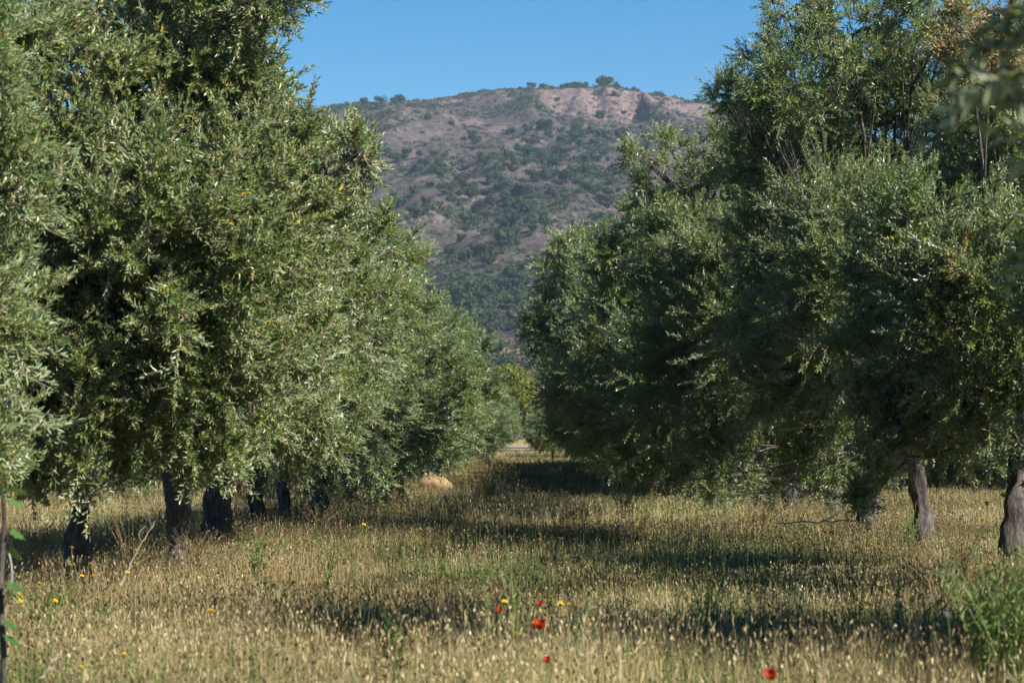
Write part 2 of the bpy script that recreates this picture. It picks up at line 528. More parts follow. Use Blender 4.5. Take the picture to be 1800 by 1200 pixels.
def grow_crown(lobes, r, templates, density=9.0, per_shoot=9, hi=False, yellow=.003, dryfn=None, twig_r=.0035, base_tint=0.0, shoot_len=None, up=.22):
    """Leafy crown: branchlets radiate from every lobe and carry leafy shoots along their outer half."""
    mb = MB()
    lobes = np.asarray(lobes, float)
    S0, S1, PP, DD, TT, DRY = [], [], [], [], [], []
    for li, (cx, cy, cz, rx, ry, rz) in enumerate(lobes):
        c = np.array([cx, cy, cz]); rr = np.array([rx, ry, rz])
        p = 1.6
        area = 4 * math.pi * (((rx * ry) ** p + (rx * rz) ** p + (ry * rz) ** p) / 3) ** (1 / p)
        n = max(6, int(area * density))
        d = unit(r.normal(size=(n, 3)))
        e = c + d * rr * r.uniform(.78, 1.12, (n, 1))
        keep = np.ones(n, bool)
        for lj in range(len(lobes)):
            if lj == li: continue
            q = np.linalg.norm((e - lobes[lj, :3]) / lobes[lj, 3:], axis=1)
            keep &= ~((q < .56) & (r.random(n) < .45))
        keep &= e[:, 2] > .12
        d = d[keep]; e = e[keep]; n = len(d)
        if n == 0: continue
        s = c + d * rr * r.uniform(.25, .5, (n, 1))
        ax = unit(e - s)
        e = e + np.array([0, 0, 1.]) * (r.uniform(-.10, .12, (n, 1)) + np.where(d[:, 2:3] > 0, .05, -.10))
        S0.append(s); S1.append(e)
        ln = np.linalg.norm(e - s, axis=1)
        m = per_shoot
        t = np.linspace(.22, 1.0, m)[None, :] + r.uniform(-.05, .05, (n, m))
        P = s[:, None] + (e - s)[:, None] * t[..., None]
        rnd = unit(r.normal(size=(n, m, 3)))
        tipw = (np.arange(m) == m - 1)[None, :, None]
        Dv = unit(ax[:, None] * np.where(tipw, 1.2, .55) + rnd * np.where(tipw, .25, .8) + np.array([0, 0, up]))
        PP.append(P.reshape(-1, 3)); DD.append(Dv.reshape(-1, 3))
        tt = np.repeat(r.normal(0, .10, n), m) + base_tint + r.normal(0, .05)
        TT.append(tt)
        dry = np.zeros(n)
        if dryfn is not None:
            dry = (r.random(n) < dryfn(e)).astype(float)
        DRY.append(np.repeat(dry, m))
    S0 = np.concatenate(S0); S1 = np.concatenate(S1); P = np.concatenate(PP); D = np.concatenate(DD)
    T = np.concatenate(TT); DRY = np.concatenate(DRY)
    # woody branchlets
    V, F = prisms(S0, S1, twig_r * 2.4, twig_r * .8, 3)
    mb.add(V, F, 3, np.repeat(r.random(len(S0)), 3))
    nl = 0
    which = r.integers(0, len(templates), len(P))
    sc = r.uniform(.75, 1.2, len(P))
    FR = frames(D, r)
    for k, tp in enumerate(templates):
        ids = np.nonzero(which == k)[0]
        if len(ids) == 0: continue
        f = FR[ids]; s = sc[ids][:, None, None]
        B = P[ids][:, None] + np.einsum('nij,lj->nli', f, tp['base']) * s
        d = np.einsum('nij,lj->nli', f, tp['dr']); nn = np.einsum('nij,lj->nli', f, tp['nm'])
        # leaves lift a little towards the light
        d = unit(d + np.array([0, 0, .18])); nn = unit(nn - d * np.sum(nn * d, -1, keepdims=True))
        L = len(tp['ln']); n = len(ids)
        kind = np.broadcast_to(tp['kd'], (n, L)).copy()
        kind[(kind == 0) & (r.random((n, L)) < yellow)] = 1
        dm = (DRY[ids] > 0)[:, None] & (r.random((n, L)) < .8) & (kind == 0)
        kind[dm] = 4
        tint = np.clip(.42 + T[ids][:, None] + r.normal(0, .17, (n, L)), 0, 1)
        leaves_mesh(mb, B.reshape(-1, 3), d.reshape(-1, 3), nn.reshape(-1, 3), (np.broadcast_to(tp['ln'], (n, L)) * sc[ids][:, None]).ravel(),
                    np.broadcast_to(tp['wd'], (n, L)).ravel().copy(), kind.ravel().astype(np.int32), tint.ravel(), hi)
        # green-brown stem of the shoot
        V, F = prisms(P[ids], P[ids] + D[ids] * (tp['L'] * sc[ids])[:, None], twig_r * .8, twig_r * .3, 3)
        mb.add(V, F, 3, np.repeat(r.uniform(.2, .8, n), 3))
        nl += n * L
    return mb, nl


CROWN_MATS = [M_LEAF, M_YELLOW, M_BUD, M_TWIG, M_DRYLEAF]


def grow_trunk(lobes, r, rad=.14, height=1.35, lean=(0, 0), bend=.12, seed=1):
    """Gnarled trunk with a flared, ridged foot; limbs reach into every lobe of the crown."""
    mb = MB()
    n = 22
    t = np.linspace(0, 1, n)
    pts = np.stack([lean[0] * t + bend * np.sin(t * 3.6 + seed) * t * (1 - .3 * t), lean[1] * t + bend * .6 * np.cos(t * 3.1 + seed) * t, -.12 + t * (height + .12)], -1)
    rads = rad * (.86 + .22 * np.exp(-t * 14) - .16 * t + .09 * np.sin(t * 9 + seed) + .05 * np.sin(t * 23 + seed * 2))
    wob = np.cumsum(r.normal(size=(n, 2)) * .016, 0); wob -= np.linspace(0, 1, n)[:, None] * wob[-1]; pts[:, :2] += wob
    rads = rads * (1 + .22 * (fbm(t * 4.0 + seed * 3.1, t * 0 + seed, 7, 2) - .5) * 2)
    V, F = tube(pts, rads, 22, rough=.55, seed=seed, lobes=.14)
    mb.add(V, F, 0, smooth=True)
    for li, lb in enumerate(lobes):
        c = np.asarray(lb[:3], float)
        st = pts[-1 - int(r.integers(0, 3))]
        mid = st * .5 + c * .5 + np.array([0, 0, .25]) + r.normal(size=3) * .15
        pl = bezier(st, mid, c, 12)
        pl[1:-1] += r.normal(size=(10, 3)) * .02
        rr = np.linspace(min(rad * .45, .016 + .034 * lb[5]) if c[2] > 1.7 else .016, .010, 12)
        V, F = tube(pl, rr, 7, rough=.2, seed=seed + li)
        mb.add(V, F, 0, smooth=True)
        for q in range(5):
            d = unit(r.normal(size=3)); e = c + d * np.asarray(lb[3:], float) * .55
            s = pl[int(r.integers(6, 12))]
            V, F = tube(bezier(s, (s + e) / 2 + r.normal(size=3) * .08, e, 5), np.linspace(.016, .005, 5), 4)
            mb.add(V, F, 0, smooth=True)
    return mb


TREE_GROUP_L = 'olive trees of the row on the left of the alley'
TREE_GROUP_R = 'olive trees of the row on the right of the alley'


def tree_at(label, group, x, d, pxlobes, r, scale_leaf=1.0, density=9.0, per_shoot=9, hi=False, buds=.5, yellow=.004, rad=.14, height=1.35,
            bend=.12, lean=(0, 0), extra=True, dryfn=None, seed=1, depth=1.0, twig_r=.0035, tint=0.0, up=.22, zmin=None):
    if zmin is None: zmin = (1.05 if d < 25 else 1.2 if d < 41 else .6) if x < 0 else (.60 if d < 35 else .30)
    z0 = float(ground_z(x, d))
    base = np.array([x, d, z0])
    lobes = []
    for k, (px, py, rp, *fwd) in enumerate(pxlobes):
        dd = d + (fwd[0] if fwd else r.uniform(-1, 1) * depth)
        p = np.array(at(px, py, dd)); rad_m = max(rp / FPX * dd - .10, .09)
        if rp >= 45:
            p[2] = max(p[2], z0 + zmin + rad_m * .95)
        lobes.append([*(p - base), rad_m, max(rad_m * .9, .35), rad_m * r.uniform(.85, 1.05)])
    own = len(lobes)
    if extra:      # the far and near sides of the crown
        top = max(l[2] + l[5] for l in lobes)
        cx = np.mean([l[0] for l in lobes])
        for k in range(4):
            a = k * math.pi / 2 + r.uniform(-.4, .4) + .78
            own_l = lobes[:own]
            hi_x = max(l[0] + l[3] for l in own_l) - 1.45; lo_x = min(l[0] - l[3] for l in own_l) + 1.45
            zz = max(r.uniform(.38, .58) * top, 2.0)
            lv = [l for l in own_l if abs(l[2] - zz) < 1.2] or own_l       # stay inside the outline at that height
            hi_x = min(hi_x, max(l[0] + l[3] for l in lv) - 1.35); lo_x = max(lo_x, min(l[0] - l[3] for l in lv) + 1.35)
            xx = min(max(cx * .5 + math.cos(a) * 1.0, lo_x), max(hi_x, lo_x))
            if x > 0: xx = max(xx, lo_x)
            else: xx = min(xx, hi_x)
            lobes.append([xx, math.sin(a) * 1.5, zz, 1.0, 1.1, 1.0])
    tp = sprig_templates(r, 8, 8, (.22 * scale_leaf ** .5), (.071 if hi else .066) * scale_leaf, (.0185 if hi else .0172) * scale_leaf, buds)
    mb, nl = grow_crown(lobes, r, tp, density * (1.5 if hi else 1.3), int(per_shoot * 1.25), hi, yellow, dryfn, twig_r, tint, up=up)
    root = empty('olive_tree', tuple(base))
    tag(root, label, 'olive tree', group)
    grow_trunk(lobes, r, rad, height, lean, bend, seed).build('trunk', M_BARK, root)
    mb.build('crown', CROWN_MATS, root)
    return root, nl


def build_near_trees():
    tot = 0
    L = -3.5
    r = np.random.default_rng(101)
    GL, GR = TREE_GROUP_L, TREE_GROUP_R
    specs = [
        # label, group, X, d, lobes, kwargs
        ('olive tree at the left edge with only hanging outer sprays inside the picture', GL, -3.75, 18.2,
         [(-150, 60, 210), (-70, 200, 150), (-130, 380, 210), (-60, 520, 130), (-120, 640, 190), (-40, 745, 80), (-30, 820, 55), (0, 300, 115), (10, 560, 105), (0, 110, 115), (15, 700, 70)],
         dict(hi=True, density=8, buds=.5, seed=3, yellow=.004)),
        ('big leafy olive with yellow leaves, on the leftmost dark trunk in view', GL, -3.5, 23,
         [(440, -60, 120), (330, 60, 160), (180, -40, 190), (110, 160, 190, -.9), (290, 220, 170), (430, 195, 110), (520, 275, 80), (545, 265, 42), (590, 268, 20), (630, 268, 12),
          (120, 380, 210, -1.0), (20, 250, 130, -1.2), (20, 470, 140, -1.3), (40, 640, 120, -1.2), (330, 400, 190, -.6), (480, 400, 130), (570, 380, 70), (200, 560, 200, -1.0), (400, 560, 150), (500, 560, 95), (555, 600, 55), (90, 680, 150, -1.3), (290, 680, 150, -.8), (440, 675, 105), (140, 775, 85), (330, 770, 75), (215, 795, 50), (150, 840, 34, -1.4), (55, 830, 42, -1.2), (400, 785, 42)],
         dict(hi=True, density=9, buds=.9, seed=5, yellow=.007, rad=.105, bend=.05)),
        ('olive tree on the second dark trunk from the left, crown mostly behind the leftmost one', GL, -3.5, 28.4,
         [(380, 130, 160), (425, 60, 80), (465, 320, 120), (555, 375, 65), (525, 440, 130), (605, 480, 70), (575, 560, 100), (430, 480, 180), (505, 660, 110), (440, 690, 130), (320, 640, 150), (565, 720, 60), (380, 780, 60)],
         dict(density=9, buds=.5, seed=8, yellow=.003, rad=.118, bend=.06, lean=(.12, 0))),
        ('olive tree on a dark bent trunk, the third trunk from the left', GL, -3.45, 33,
         [(522, 330, 120), (602, 425, 68), (672, 398, 32), (652, 450, 75), (707, 440, 38), (682, 520, 70), (562, 480, 130), (642, 590, 100), (582, 650, 120), (522, 740, 100), (602, 770, 60), (462, 640, 130)],
         dict(density=9, buds=.3, seed=11, rad=.135, bend=.16, lean=(-.15, 0), height=1.6)),
        ('olive tree on a pale blotched trunk, fourth trunk from the left', GL, -3.5, 38,
         [(608, 470, 90), (708, 490, 50), (733, 455, 24), (713, 560, 70), (658, 560, 90), (668, 650, 95), (608, 700, 100), (658, 750, 70), (588, 800, 55), (580, 825, 42), (650, 830, 40), (538, 620, 100)],
         dict(density=10, scale_leaf=1.1, per_shoot=8, buds=.2, seed=14, rad=.12, bend=.04)),
        ('olive tree on a thin dark stem beside the pale blotched trunk', GL, -3.6, 43.2,
         [(665, 560, 80), (745, 560, 46), (740, 625, 65), (695, 650, 80), (675, 730, 80), (720, 735, 60), (655, 805, 45), (700, 825, 38), (640, 835, 38), (615, 640, 90)],
         dict(density=10, scale_leaf=1.2, per_shoot=8, buds=.1, seed=17, rad=.075, bend=.03)),
        ('olive tree with low skirt of foliage touching the grass behind the thin stem', GL, -3.5, 48.5,
         [(722, 590, 65), (782, 590, 40), (777, 660, 60), (732, 690, 75), (752, 750, 52), (717, 800, 40), (672, 660, 80), (672, 780, 50)],
         dict(density=11, scale_leaf=1.3, per_shoot=8, buds=0, seed=20)),
        ('round grey green olive tree, in the left row just before the gap with the pine', GL, -3.4, 56,
         [(790, 610, 50), (835, 610, 32), (830, 680, 55), (790, 690, 65), (810, 755, 48), (775, 790, 38), (740, 680, 70)],
         dict(density=11, scale_leaf=1.45, per_shoot=8, buds=0, seed=23)),
        # right of the alley
        ('olive tree at the right edge, its dark trunk cut by the picture edge', GR, 4.95, 22.0,
         [(1960, 60, 150), (1900, 250, 120), (1960, 430, 180), (1880, 560, 120), (1940, 700, 150), (1850, 690, 80), (1840, 790, 55), (1960, 330, 170)],
         dict(hi=True, density=8, buds=.3, seed=26, rad=.125)),
        ('tall olive with dried brown foliage near its top, dark trunk by the right edge', GR, 4.55, 27.6,
         [(1830, 60, 120), (1720, 60, 90), (1740, 160, 85), (1810, 230, 130), (1690, 260, 100), (1800, 420, 160), (1620, 400, 120), (1680, 540, 150), (1560, 520, 95), (1530, 640, 95), (1650, 690, 120), (1790, 640, 150), (1560, 740, 75), (1730, 770, 70), (1530, 815, 42), (1515, 870, 26)],
         dict(hi=True, density=8, buds=.25, seed=29, yellow=.005, rad=.12, dryfn=None)),
        ('tall upright olive on a pale sunlit trunk, its crown reaching the frame top', GR, 4.55, 33.8,
         [(1400, 10, 75), (1345, 110, 55), (1325, 215, 62), (1345, 170, 60), (1560, 150, 95), (1640, 140, 85), (1690, 215, 85), (1300, 160, 40), (1275, 165, 38), (1400, 150, 100), (1500, 60, 110), (1620, 40, 110), (1530, 220, 140), (1370, 290, 100), (1450, 390, 130), (1340, 430, 90), (1580, 400, 150), (1380, 560, 115), (1390, 655, 85), (1440, 690, 80), (1500, 570, 130), (1340, 680, 85), (1450, 720, 100), (1600, 680, 110), (1400, 770, 55), (1700, 120, 90), (1480, 790, 55), (1440, 832, 42), (1560, 800, 44)],
         dict(density=10, buds=.2, seed=32, rad=.125, bend=.08, lean=(-.1, 0), height=1.5, up=.26)),
        ('broad olive with bright upper sprays against the mountain and a shaded lower side', GR, 4.55, 39.4,
         [(1265, 260, 65), (1180, 265, 42), (1120, 268, 30), (1250, 360, 95), (1140, 340, 42), (1340, 330, 110), (1190, 430, 90), (1300, 480, 125), (1200, 560, 110), (1290, 640, 125), (1180, 670, 95), (1260, 750, 80), (1380, 700, 120), (1340, 790, 48), (1430, 260, 120), (1290, 800, 62), (1400, 800, 60), (1220, 805, 46), (1260, 835, 42), (1340, 838, 42), (1180, 825, 38)],
         dict(density=10, scale_leaf=1.05, buds=.1, seed=35, rad=.13, up=.26)),
        ('olive tree in deep shade with a low bare branch reaching over the grass', GR, 4.6, 45.2,
         [(1120, 410, 62), (1055, 432, 42), (1170, 420, 80), (1090, 510, 85), (1180, 550, 110), (1075, 620, 80), (1150, 690, 95), (1240, 690, 105), (1080, 730, 55), (1190, 775, 45), (1130, 800, 48), (1240, 805, 50), (1330, 800, 50)],
         dict(density=11, scale_leaf=1.2, per_shoot=8, buds=0, seed=38)),
        ('olive tree whose leaning crown pushes furthest over the alley', GR, 4.6, 51.2,
         [(1005, 445, 42), (970, 480, 34), (1045, 500, 70), (985, 560, 62), (930, 572, 26), (1060, 600, 90), (1010, 660, 70), (1085, 700, 85), (1040, 755, 45), (1150, 640, 100), (1080, 795, 42), (1150, 790, 45)],
         dict(density=11, scale_leaf=1.3, per_shoot=8, buds=0, seed=41)),
        ('dark rounded olive tree bordering the gap at the alley end', GR, 4.6, 57.5,
         [(955, 590, 34), (985, 640, 50), (978, 690, 34), (1010, 700, 60), (1040, 630, 85), (1000, 750, 36), (1080, 720, 75), (1130, 660, 90)],
         dict(density=11, scale_leaf=1.4, per_shoot=8, buds=0, seed=44)),
    ]
    for lab, grp, x, d, lb, kw in specs:
        if 'dryfn' in kw:
            kw = dict(kw)
            kw['dryfn'] = lambda e: np.where((e[:, 2] > 4.45) & (e[:, 0] < .3), .55, .02)
        rr = np.random.default_rng(1000 + kw['seed'])
        o, nl = tree_at(lab, grp, x, d, lb, rr, **kw)
        tot += nl
    # the tree beside the camera, out of the frame but for drooping sprigs at the upper right
    rr = np.random.default_rng(77)
    x, d = 3.75, 6.9
    base = np.array([x, d, float(ground_z(x, d))])
    lobes = [[0, 0, 3.4, 1.5, 1.5, 1.2], [-.4, .6, 2.4, 1.3, 1.2, .9], [.8, -.5, 2.5, 1.4, 1.3, 1.0], [.6, 1.0, 3.0, 1.2, 1.2, 1.0], [.3, -1.2, 3.2, 1.1, 1.1, 1.0], [-.8, -.3, 3.7, 1.3, 1.3, 1.0], [-.5, -.9, 3.0, 1.0, 1.0, .9], [-1.3, -.9, 3.35, .85, .9, .8], [-1.0, -1.7, 3.5, .9, .9, .8]]  # the last lobes are added out of view to shade the sprigs
    tp = sprig_templates(rr, 6, 7, .24, .075, .018, .1)
    mb, nl = grow_crown(lobes, rr, tp, 6, 7, True, .004)
    root = empty('olive_tree', tuple(base))
    tag(root, 'blurred dark olive sprigs hanging in at the upper right from a tree beside the camera', 'olive tree', GR)
    tm = grow_trunk(lobes, rr, .15, 1.4, seed=4)
    P, D = [], []
    for (pa, qa, pb, qb, dd) in ((1850, -40, 1755, 30, 6.3), (1880, 50, 1705, 95, 6.3), (1900, 110, 1672, 140, 6.2), (1900, 210, 1750, 175, 6.5), (1900, 260, 1770, 250, 6.4), (1915, 420, 1790, 440, 6.6)):
        a = np.array(at(pa, qa, dd)) - base; b = np.array(at(pb, qb, dd)) - base
        o = np.array([-1.2, -.3, 2.0]) + np.array([0, 0, (b[2] - 1.9) * .5])
        pl = np.concatenate([bezier(o, (o + a) / 2 + np.array([0, 0, .15]), a, 6), bezier(a, (a + b) / 2 + np.array([0, 0, .02]), b, 6)[1:]])
        V, F = tube(pl, np.linspace(.012, .002, len(pl)), 5)
        tm.add(V, F, 0, smooth=True)
        for q in range(26):
            j = int(rr.integers(2, 6)); f_ = rr.random()
            P.append(pl[j - 1] * (1 - f_) + pl[j] * f_); D.append(unit(unit(pl[j] - pl[j - 1]) * .6 + rr.normal(size=3) * .6))
        for t in np.linspace(.2, .95, 5):
            P.append(a + (b - a) * t + np.array([.035, 0, 0])); D.append(unit((b - a) / np.linalg.norm(b - a) + rr.normal(size=3) * .55))
    P = np.array(P); D = np.array(D); FR = frames(D, rr)
    tps = sprig_templates(rr, 4, 5, .10, .062, .019, 0)
    for i in range(len(P)):
        t_ = tps[i % 4]
        B = P[i] + t_['base'] @ FR[i].T; dv = t_['dr'] @ FR[i].T; nn = t_['nm'] @ FR[i].T
        leaves_mesh(mb, B, dv, nn, t_['ln'], t_['wd'], t_['kd'].astype(np.int32), np.clip(rr.normal(.5, .2, len(B)), 0, 1), True)
    tm.build('trunk', M_BARK, root); mb.build('crown', CROWN_MATS, root)
    print('near leaves', tot + nl)


def copy_tree(root, loc, rz, s, label, group):
    c = root.copy(); COL.objects.link(c)
    c.location = loc; c.rotation_euler.z = rz; c.scale = s
    c['label'] = label; c['group'] = group
    for ch in root.children:
        k = ch.copy(); COL.objects.link(k); k.parent = c
    return c


def build_far_trees():
    protos = []
    for v in range(4):
        r = np.random.default_rng(300 + v)
        lobes = [[0, 0, 2.6, 1.9, 1.9, 1.6]]
        for k in range(9):
            a = k / 9 * 2 * math.pi + r.uniform(-.25, .25)
            lobes.append([math.cos(a) * r.uniform(1.5, 2.1), math.sin(a) * r.uniform(1.5, 2.1), r.uniform(1.75, 3.0), r.uniform(.8, 1.15), r.uniform(.8, 1.15), r.uniform(.8, 1.1)])
        for k in range(4):
            a = r.uniform(0, 6.28)
            lobes.append([math.cos(a) * .9, math.sin(a) * .9, r.uniform(3.2, 4.0), .8, .8, .75])
        tp = sprig_templates(r, 6, 6, .34, .14, .036, 0)
        mb, nl = grow_crown(lobes, r, tp, 9, 7, False, .001, None, .006)
        protos.append((mb.mesh('crown', CROWN_MATS), grow_trunk(lobes, r, .14, 1.2, bend=.08, seed=v * 3 + 1).mesh('trunk', [M_BARK])))
        print('far proto', nl)
    rr = np.random.default_rng(5)
    made = {}

    def place(x, d, label, group, s=1.0, sink=0.0, tall=1.0):
        v = int(rr.integers(0, 4)); rz = float(rr.uniform(0, 6.28))
        sc = (s * rr.uniform(.92, 1.08), s * rr.uniform(.92, 1.08), s * rr.uniform(.93, 1.08))
        sc = (sc[0], sc[1], sc[2] * tall)
        loc = (x, d, float(ground_z(x, d)) - sink)
        if v not in made:
            root = empty('olive_tree', loc, rz); root.scale = sc
            tag(root, label, 'olive tree', group)
            link('trunk', protos[v][1], root); link('crown', protos[v][0], root)
            made[v] = root
            return root
        return copy_tree(made[v], loc, rz, sc, label, group)

    for i, d in enumerate(np.arange(62, 150, 5.4)):
        place((-3.95 if d < 100 else -3.45) + rr.uniform(-.15, .15), d, 'far olive tree of the merged grey green row left of the alley end', 'far olive trees left of the alley', .88)
    for i, d in enumerate(np.arange(63.5, 140, 5.8)):
        place(4.15 + rr.uniform(-.15, .15), d, 'far olive tree of the merged dark row right of the alley end', 'far olive trees right of the alley', 1.08)
    for i, d in enumerate(np.arange(60, 135, 5.6)):
        place(-11.2 + rr.uniform(-.3, .3), d, 'olive tree of the next row glimpsed beneath the crowns on the left', 'next olive row beyond the left one', 1.1, .75)
    for i, d in enumerate(np.arange(70, 135, 5.8)):
        place(12.6 + rr.uniform(-.3, .3), d, 'olive tree of the next row glimpsed beneath the crowns on the right', 'next olive row beyond the right one', 1.08, .45)
    for i, d in enumerate(np.arange(100, 150, 6.5)):
        place(-19 + rr.uniform(-.3, .3), d, 'olive tree of the third row deep beneath the crowns on the left', 'third olive row on the left', 1.1, .75)
    place(2.3, 160, 'small sunlit olive tree at the very end of the alley, right beside the pine', None, .8)
    place(1.25, 153, 'low pale olive bush in the gap at the alley end, against the pine', None, .55)
    place(-1.9, 156, 'pale round olive closing the left row where the track shows', None, .55)
    # trees standing off the frame's right edge whose shade falls across the grass
    place(5.2, 15.3, 'olive tree just outside the right edge whose shade crosses the grass', 'olive trees outside the right edge', .76, 0, 1.85)


# ------------------------------------------------------------------ pines and scrub
def blob_tree(r, n, size, rx, rz, lob=5, base=.15, mat=0):
    """A small tree seen from far off: a crown of separate needle clumps over a short trunk."""
    mb = MB()
    cs = [[0, 0, base + rz, rx * .75, rz * .85]]
    for k in range(lob):
        a = r.uniform(0, 6.28); q = r.uniform(.35, .75)
        cs.append([math.cos(a) * rx * q, math.sin(a) * rx * q, base + rz * r.uniform(.55, 1.5), rx * r.uniform(.35, .55), rz * r.uniform(.35, .5)])
    m = n // len(cs)
    for c in cs:
        d = unit(r.normal(size=(m, 3))); rad = r.uniform(.55, 1.08, (m, 1))
        P = np.array(c[:3]) + d * rad * np.array([c[3], c[3], c[4]])
        F_ = frames(unit(d + r.normal(size=(m, 3)) * .7), r)
        s = size * r.uniform(.6, 1.3, (m, 1))
        X, Y = F_[:, :, 0], F_[:, :, 1]
        V = np.stack([P + X * s, P - X * s * .5 + Y * s * .8, P - X * s * .5 - Y * s * .8], 1)
        mb.add(V, np.arange(m * 3).reshape(-1, 3), mat, np.clip(r.normal(.45, .2, m), 0, 1))
    V, F = tube([[0, 0, -.4], [0.05, 0, base + rz * .5], [0, 0, base + rz]], [.16 * rx * .5, .1 * rx * .5, .03], 6)
    mb.add(V, F, 1, .3, True)
    return mb


def build_mountain_trees():
    r = np.random.default_rng(909)
    meshes = [blob_tree(np.random.default_rng(400 + k), 520, .42, r.uniform(2.0, 2.6), r.uniform(1.5, 2.3), 6, .3).mesh('pine_tree', [M_PINE, M_BARK]) for k in range(7)]
    first = {}

    def put(x, y, z, s, label, group):
        v = int(r.integers(0, 7))
        if v in first:
            o = first[v].copy(); COL.objects.link(o); o.location = (x, y, z)
        else:
            o = link('pine_tree', meshes[v], None, (x, y, z)); first[v] = o
        o.rotation_euler.z = float(r.uniform(0, 6.28)); o.scale = (s * r.uniform(.8, 1.25), s * r.uniform(.8, 1.2), s * r.uniform(.7, 1.15))
        tag(o, label, 'pine tree', group)
        return o

    # trees that stand on the skyline
    sky = [(1062, 1.75, 'largest spreading pine on the skyline, above the crag'), (1024, 1.15, 'pine on the skyline, second of the pair just left of the largest'),
           (1012, 1.1, 'pine on the skyline, first of the pair left of the largest'), (1004, 1.3, 'low round pine on the skyline at the crag top'), (993, .8, 'slim pine on the skyline beside the low round one'),
           (961, 1.35, 'broad pine standing alone on the skyline at the left end of the crag'), (934, .7, 'small pine on the skyline left of the broad one'), (980, .7, 'little bush on the skyline between broad pine and slim pine'),
           (1115, 1.0, 'pine on the skyline where the ridge starts to fall'), (1160, 1.05, 'lone pine on the falling ridge at its right'), (916, .5, 'little bush on the skyline over pale meadow'), (896, .45, 'smallest bush of the flat summit meadow'),
           (672, 1.3, 'dark pine on the skyline at the left shoulder'), (700, 1.3, 'pine on the left shoulder, right of the darkest one'), (640, .8, 'small pine on the skyline next to the near olive branch tip'), (1082, .8, 'small pine on the skyline right of the largest')]
    for px, s, lab in sky:
        x = (px - VPX) / FPX * RD
        y = RD - r.uniform(2, 8)
        z, _, _ = mountain_z(np.array([x]), np.array([y]))
        o = put(x, y, float(z[0]) - .3 * s, s, lab, 'pines on the skyline')
        s *= 1.15
        o.scale = (s * r.uniform(1.0, 1.35), s * 1.1, s * r.uniform(.8, 1.0))
    # trees on the slope: dense in a diagonal band, thin elsewhere
    patches = [(960, 275, 120, 40, 1.0), (1010, 250, 70, 24, .9), (870, 310, 150, 45, .9), (800, 345, 110, 35, .8), (960, 335, 130, 40, .85), (890, 380, 110, 24, .55), (740, 300, 60, 30, .5), (1130, 250, 110, 50, .55),
               (770, 215, 50, 25, .6), (860, 455, 90, 60, .6), (850, 540, 110, 45, 1.1), (930, 480, 70, 70, .6), (1040, 330, 90, 60, .7), (680, 190, 60, 14, .4), (1180, 200, 90, 22, .5), (720, 380, 80, 50, .6)]
    pts = []
    tries = 0
    while len(pts) < 284 and tries < 30000:
        tries += 1
        px = r.uniform(600, 1290); py = r.uniform(168, 640)
        w = .06
        for (a, b, sa, sb, k) in patches:
            w += k * math.exp(-((px - a) / sa) ** 2 - ((py - b) / sb) ** 2)
        cl = float(fbm(np.array([px * .022]), np.array([py * .035]), 71, 3)[0])
        w *= 1.0 if cl > .5 else .22
        if r.random() > w * .8: continue
        p = slope_point(px, py)
        if p is None: continue
        if any((p[0] - q[0]) ** 2 + (p[1] - q[1]) ** 2 < 7 for q in pts): continue
        pts.append(p)
    for p in pts:
        s = r.uniform(.5, 1.25) * (0.8 if p[1] > 1350 else 1.0)
        put(p[0], p[1], p[2] - .3, s, 'dark round pine scattered on the stony mountainside', 'pines scattered on the mountainside')
    # uncountable low scrub: one object
    mb = MB()
    n = 24000
    px = r.uniform(430, 1450, n * 2); dd = r.uniform(610, RD, n * 2) ** 1.0
    X = (px - VPX) / FPX * dd
    Z, _, t = mountain_z(X, dd)
    dens = fbm(X * .045, dd * .03, 81, 4)
    k = (r.random(n * 2) < np.clip((dens - .36) * 3.2, .10, 1))
    X = X[k][:n]; Y = dd[k][:n]; Z = Z[k][:n]; m = len(X)
    q = 20
    size = r.uniform(.35, 1.15, m) * np.where(r.random(m) < .20, r.uniform(1.2, 2.2, m), 1.0)
    d = unit(r.normal(size=(m, q, 3))); d[..., 2] = np.abs(d[..., 2]) * .8
    P = np.stack([X, Y, Z], -1)[:, None] + d * (size[:, None, None] * r.uniform(.6, 1.05, (m, q, 1)))
    P = P.reshape(-1, 3)
    F_ = frames(unit(d.reshape(-1, 3) + r.normal(size=(m * q, 3)) * .6), r)
    s = np.repeat(size, q)[:, None] * .34
    V = np.stack([P + F_[:, :, 0] * s, P - F_[:, :, 0] * s * .5 + F_[:, :, 1] * s * .8, P - F_[:, :, 0] * s * .5 - F_[:, :, 1] * s * .8], 1)
    mb.add(V, np.arange(m * q * 3).reshape(-1, 3), 0, np.clip(np.repeat(r.normal(.33, .25, m), q) + r.normal(0, .12, m * q), 0, 1))
    tag(mb.build('scrub', M_PINE), 'low grey green scrub dotted over the stony mountainside', 'scrub', kind='stuff')


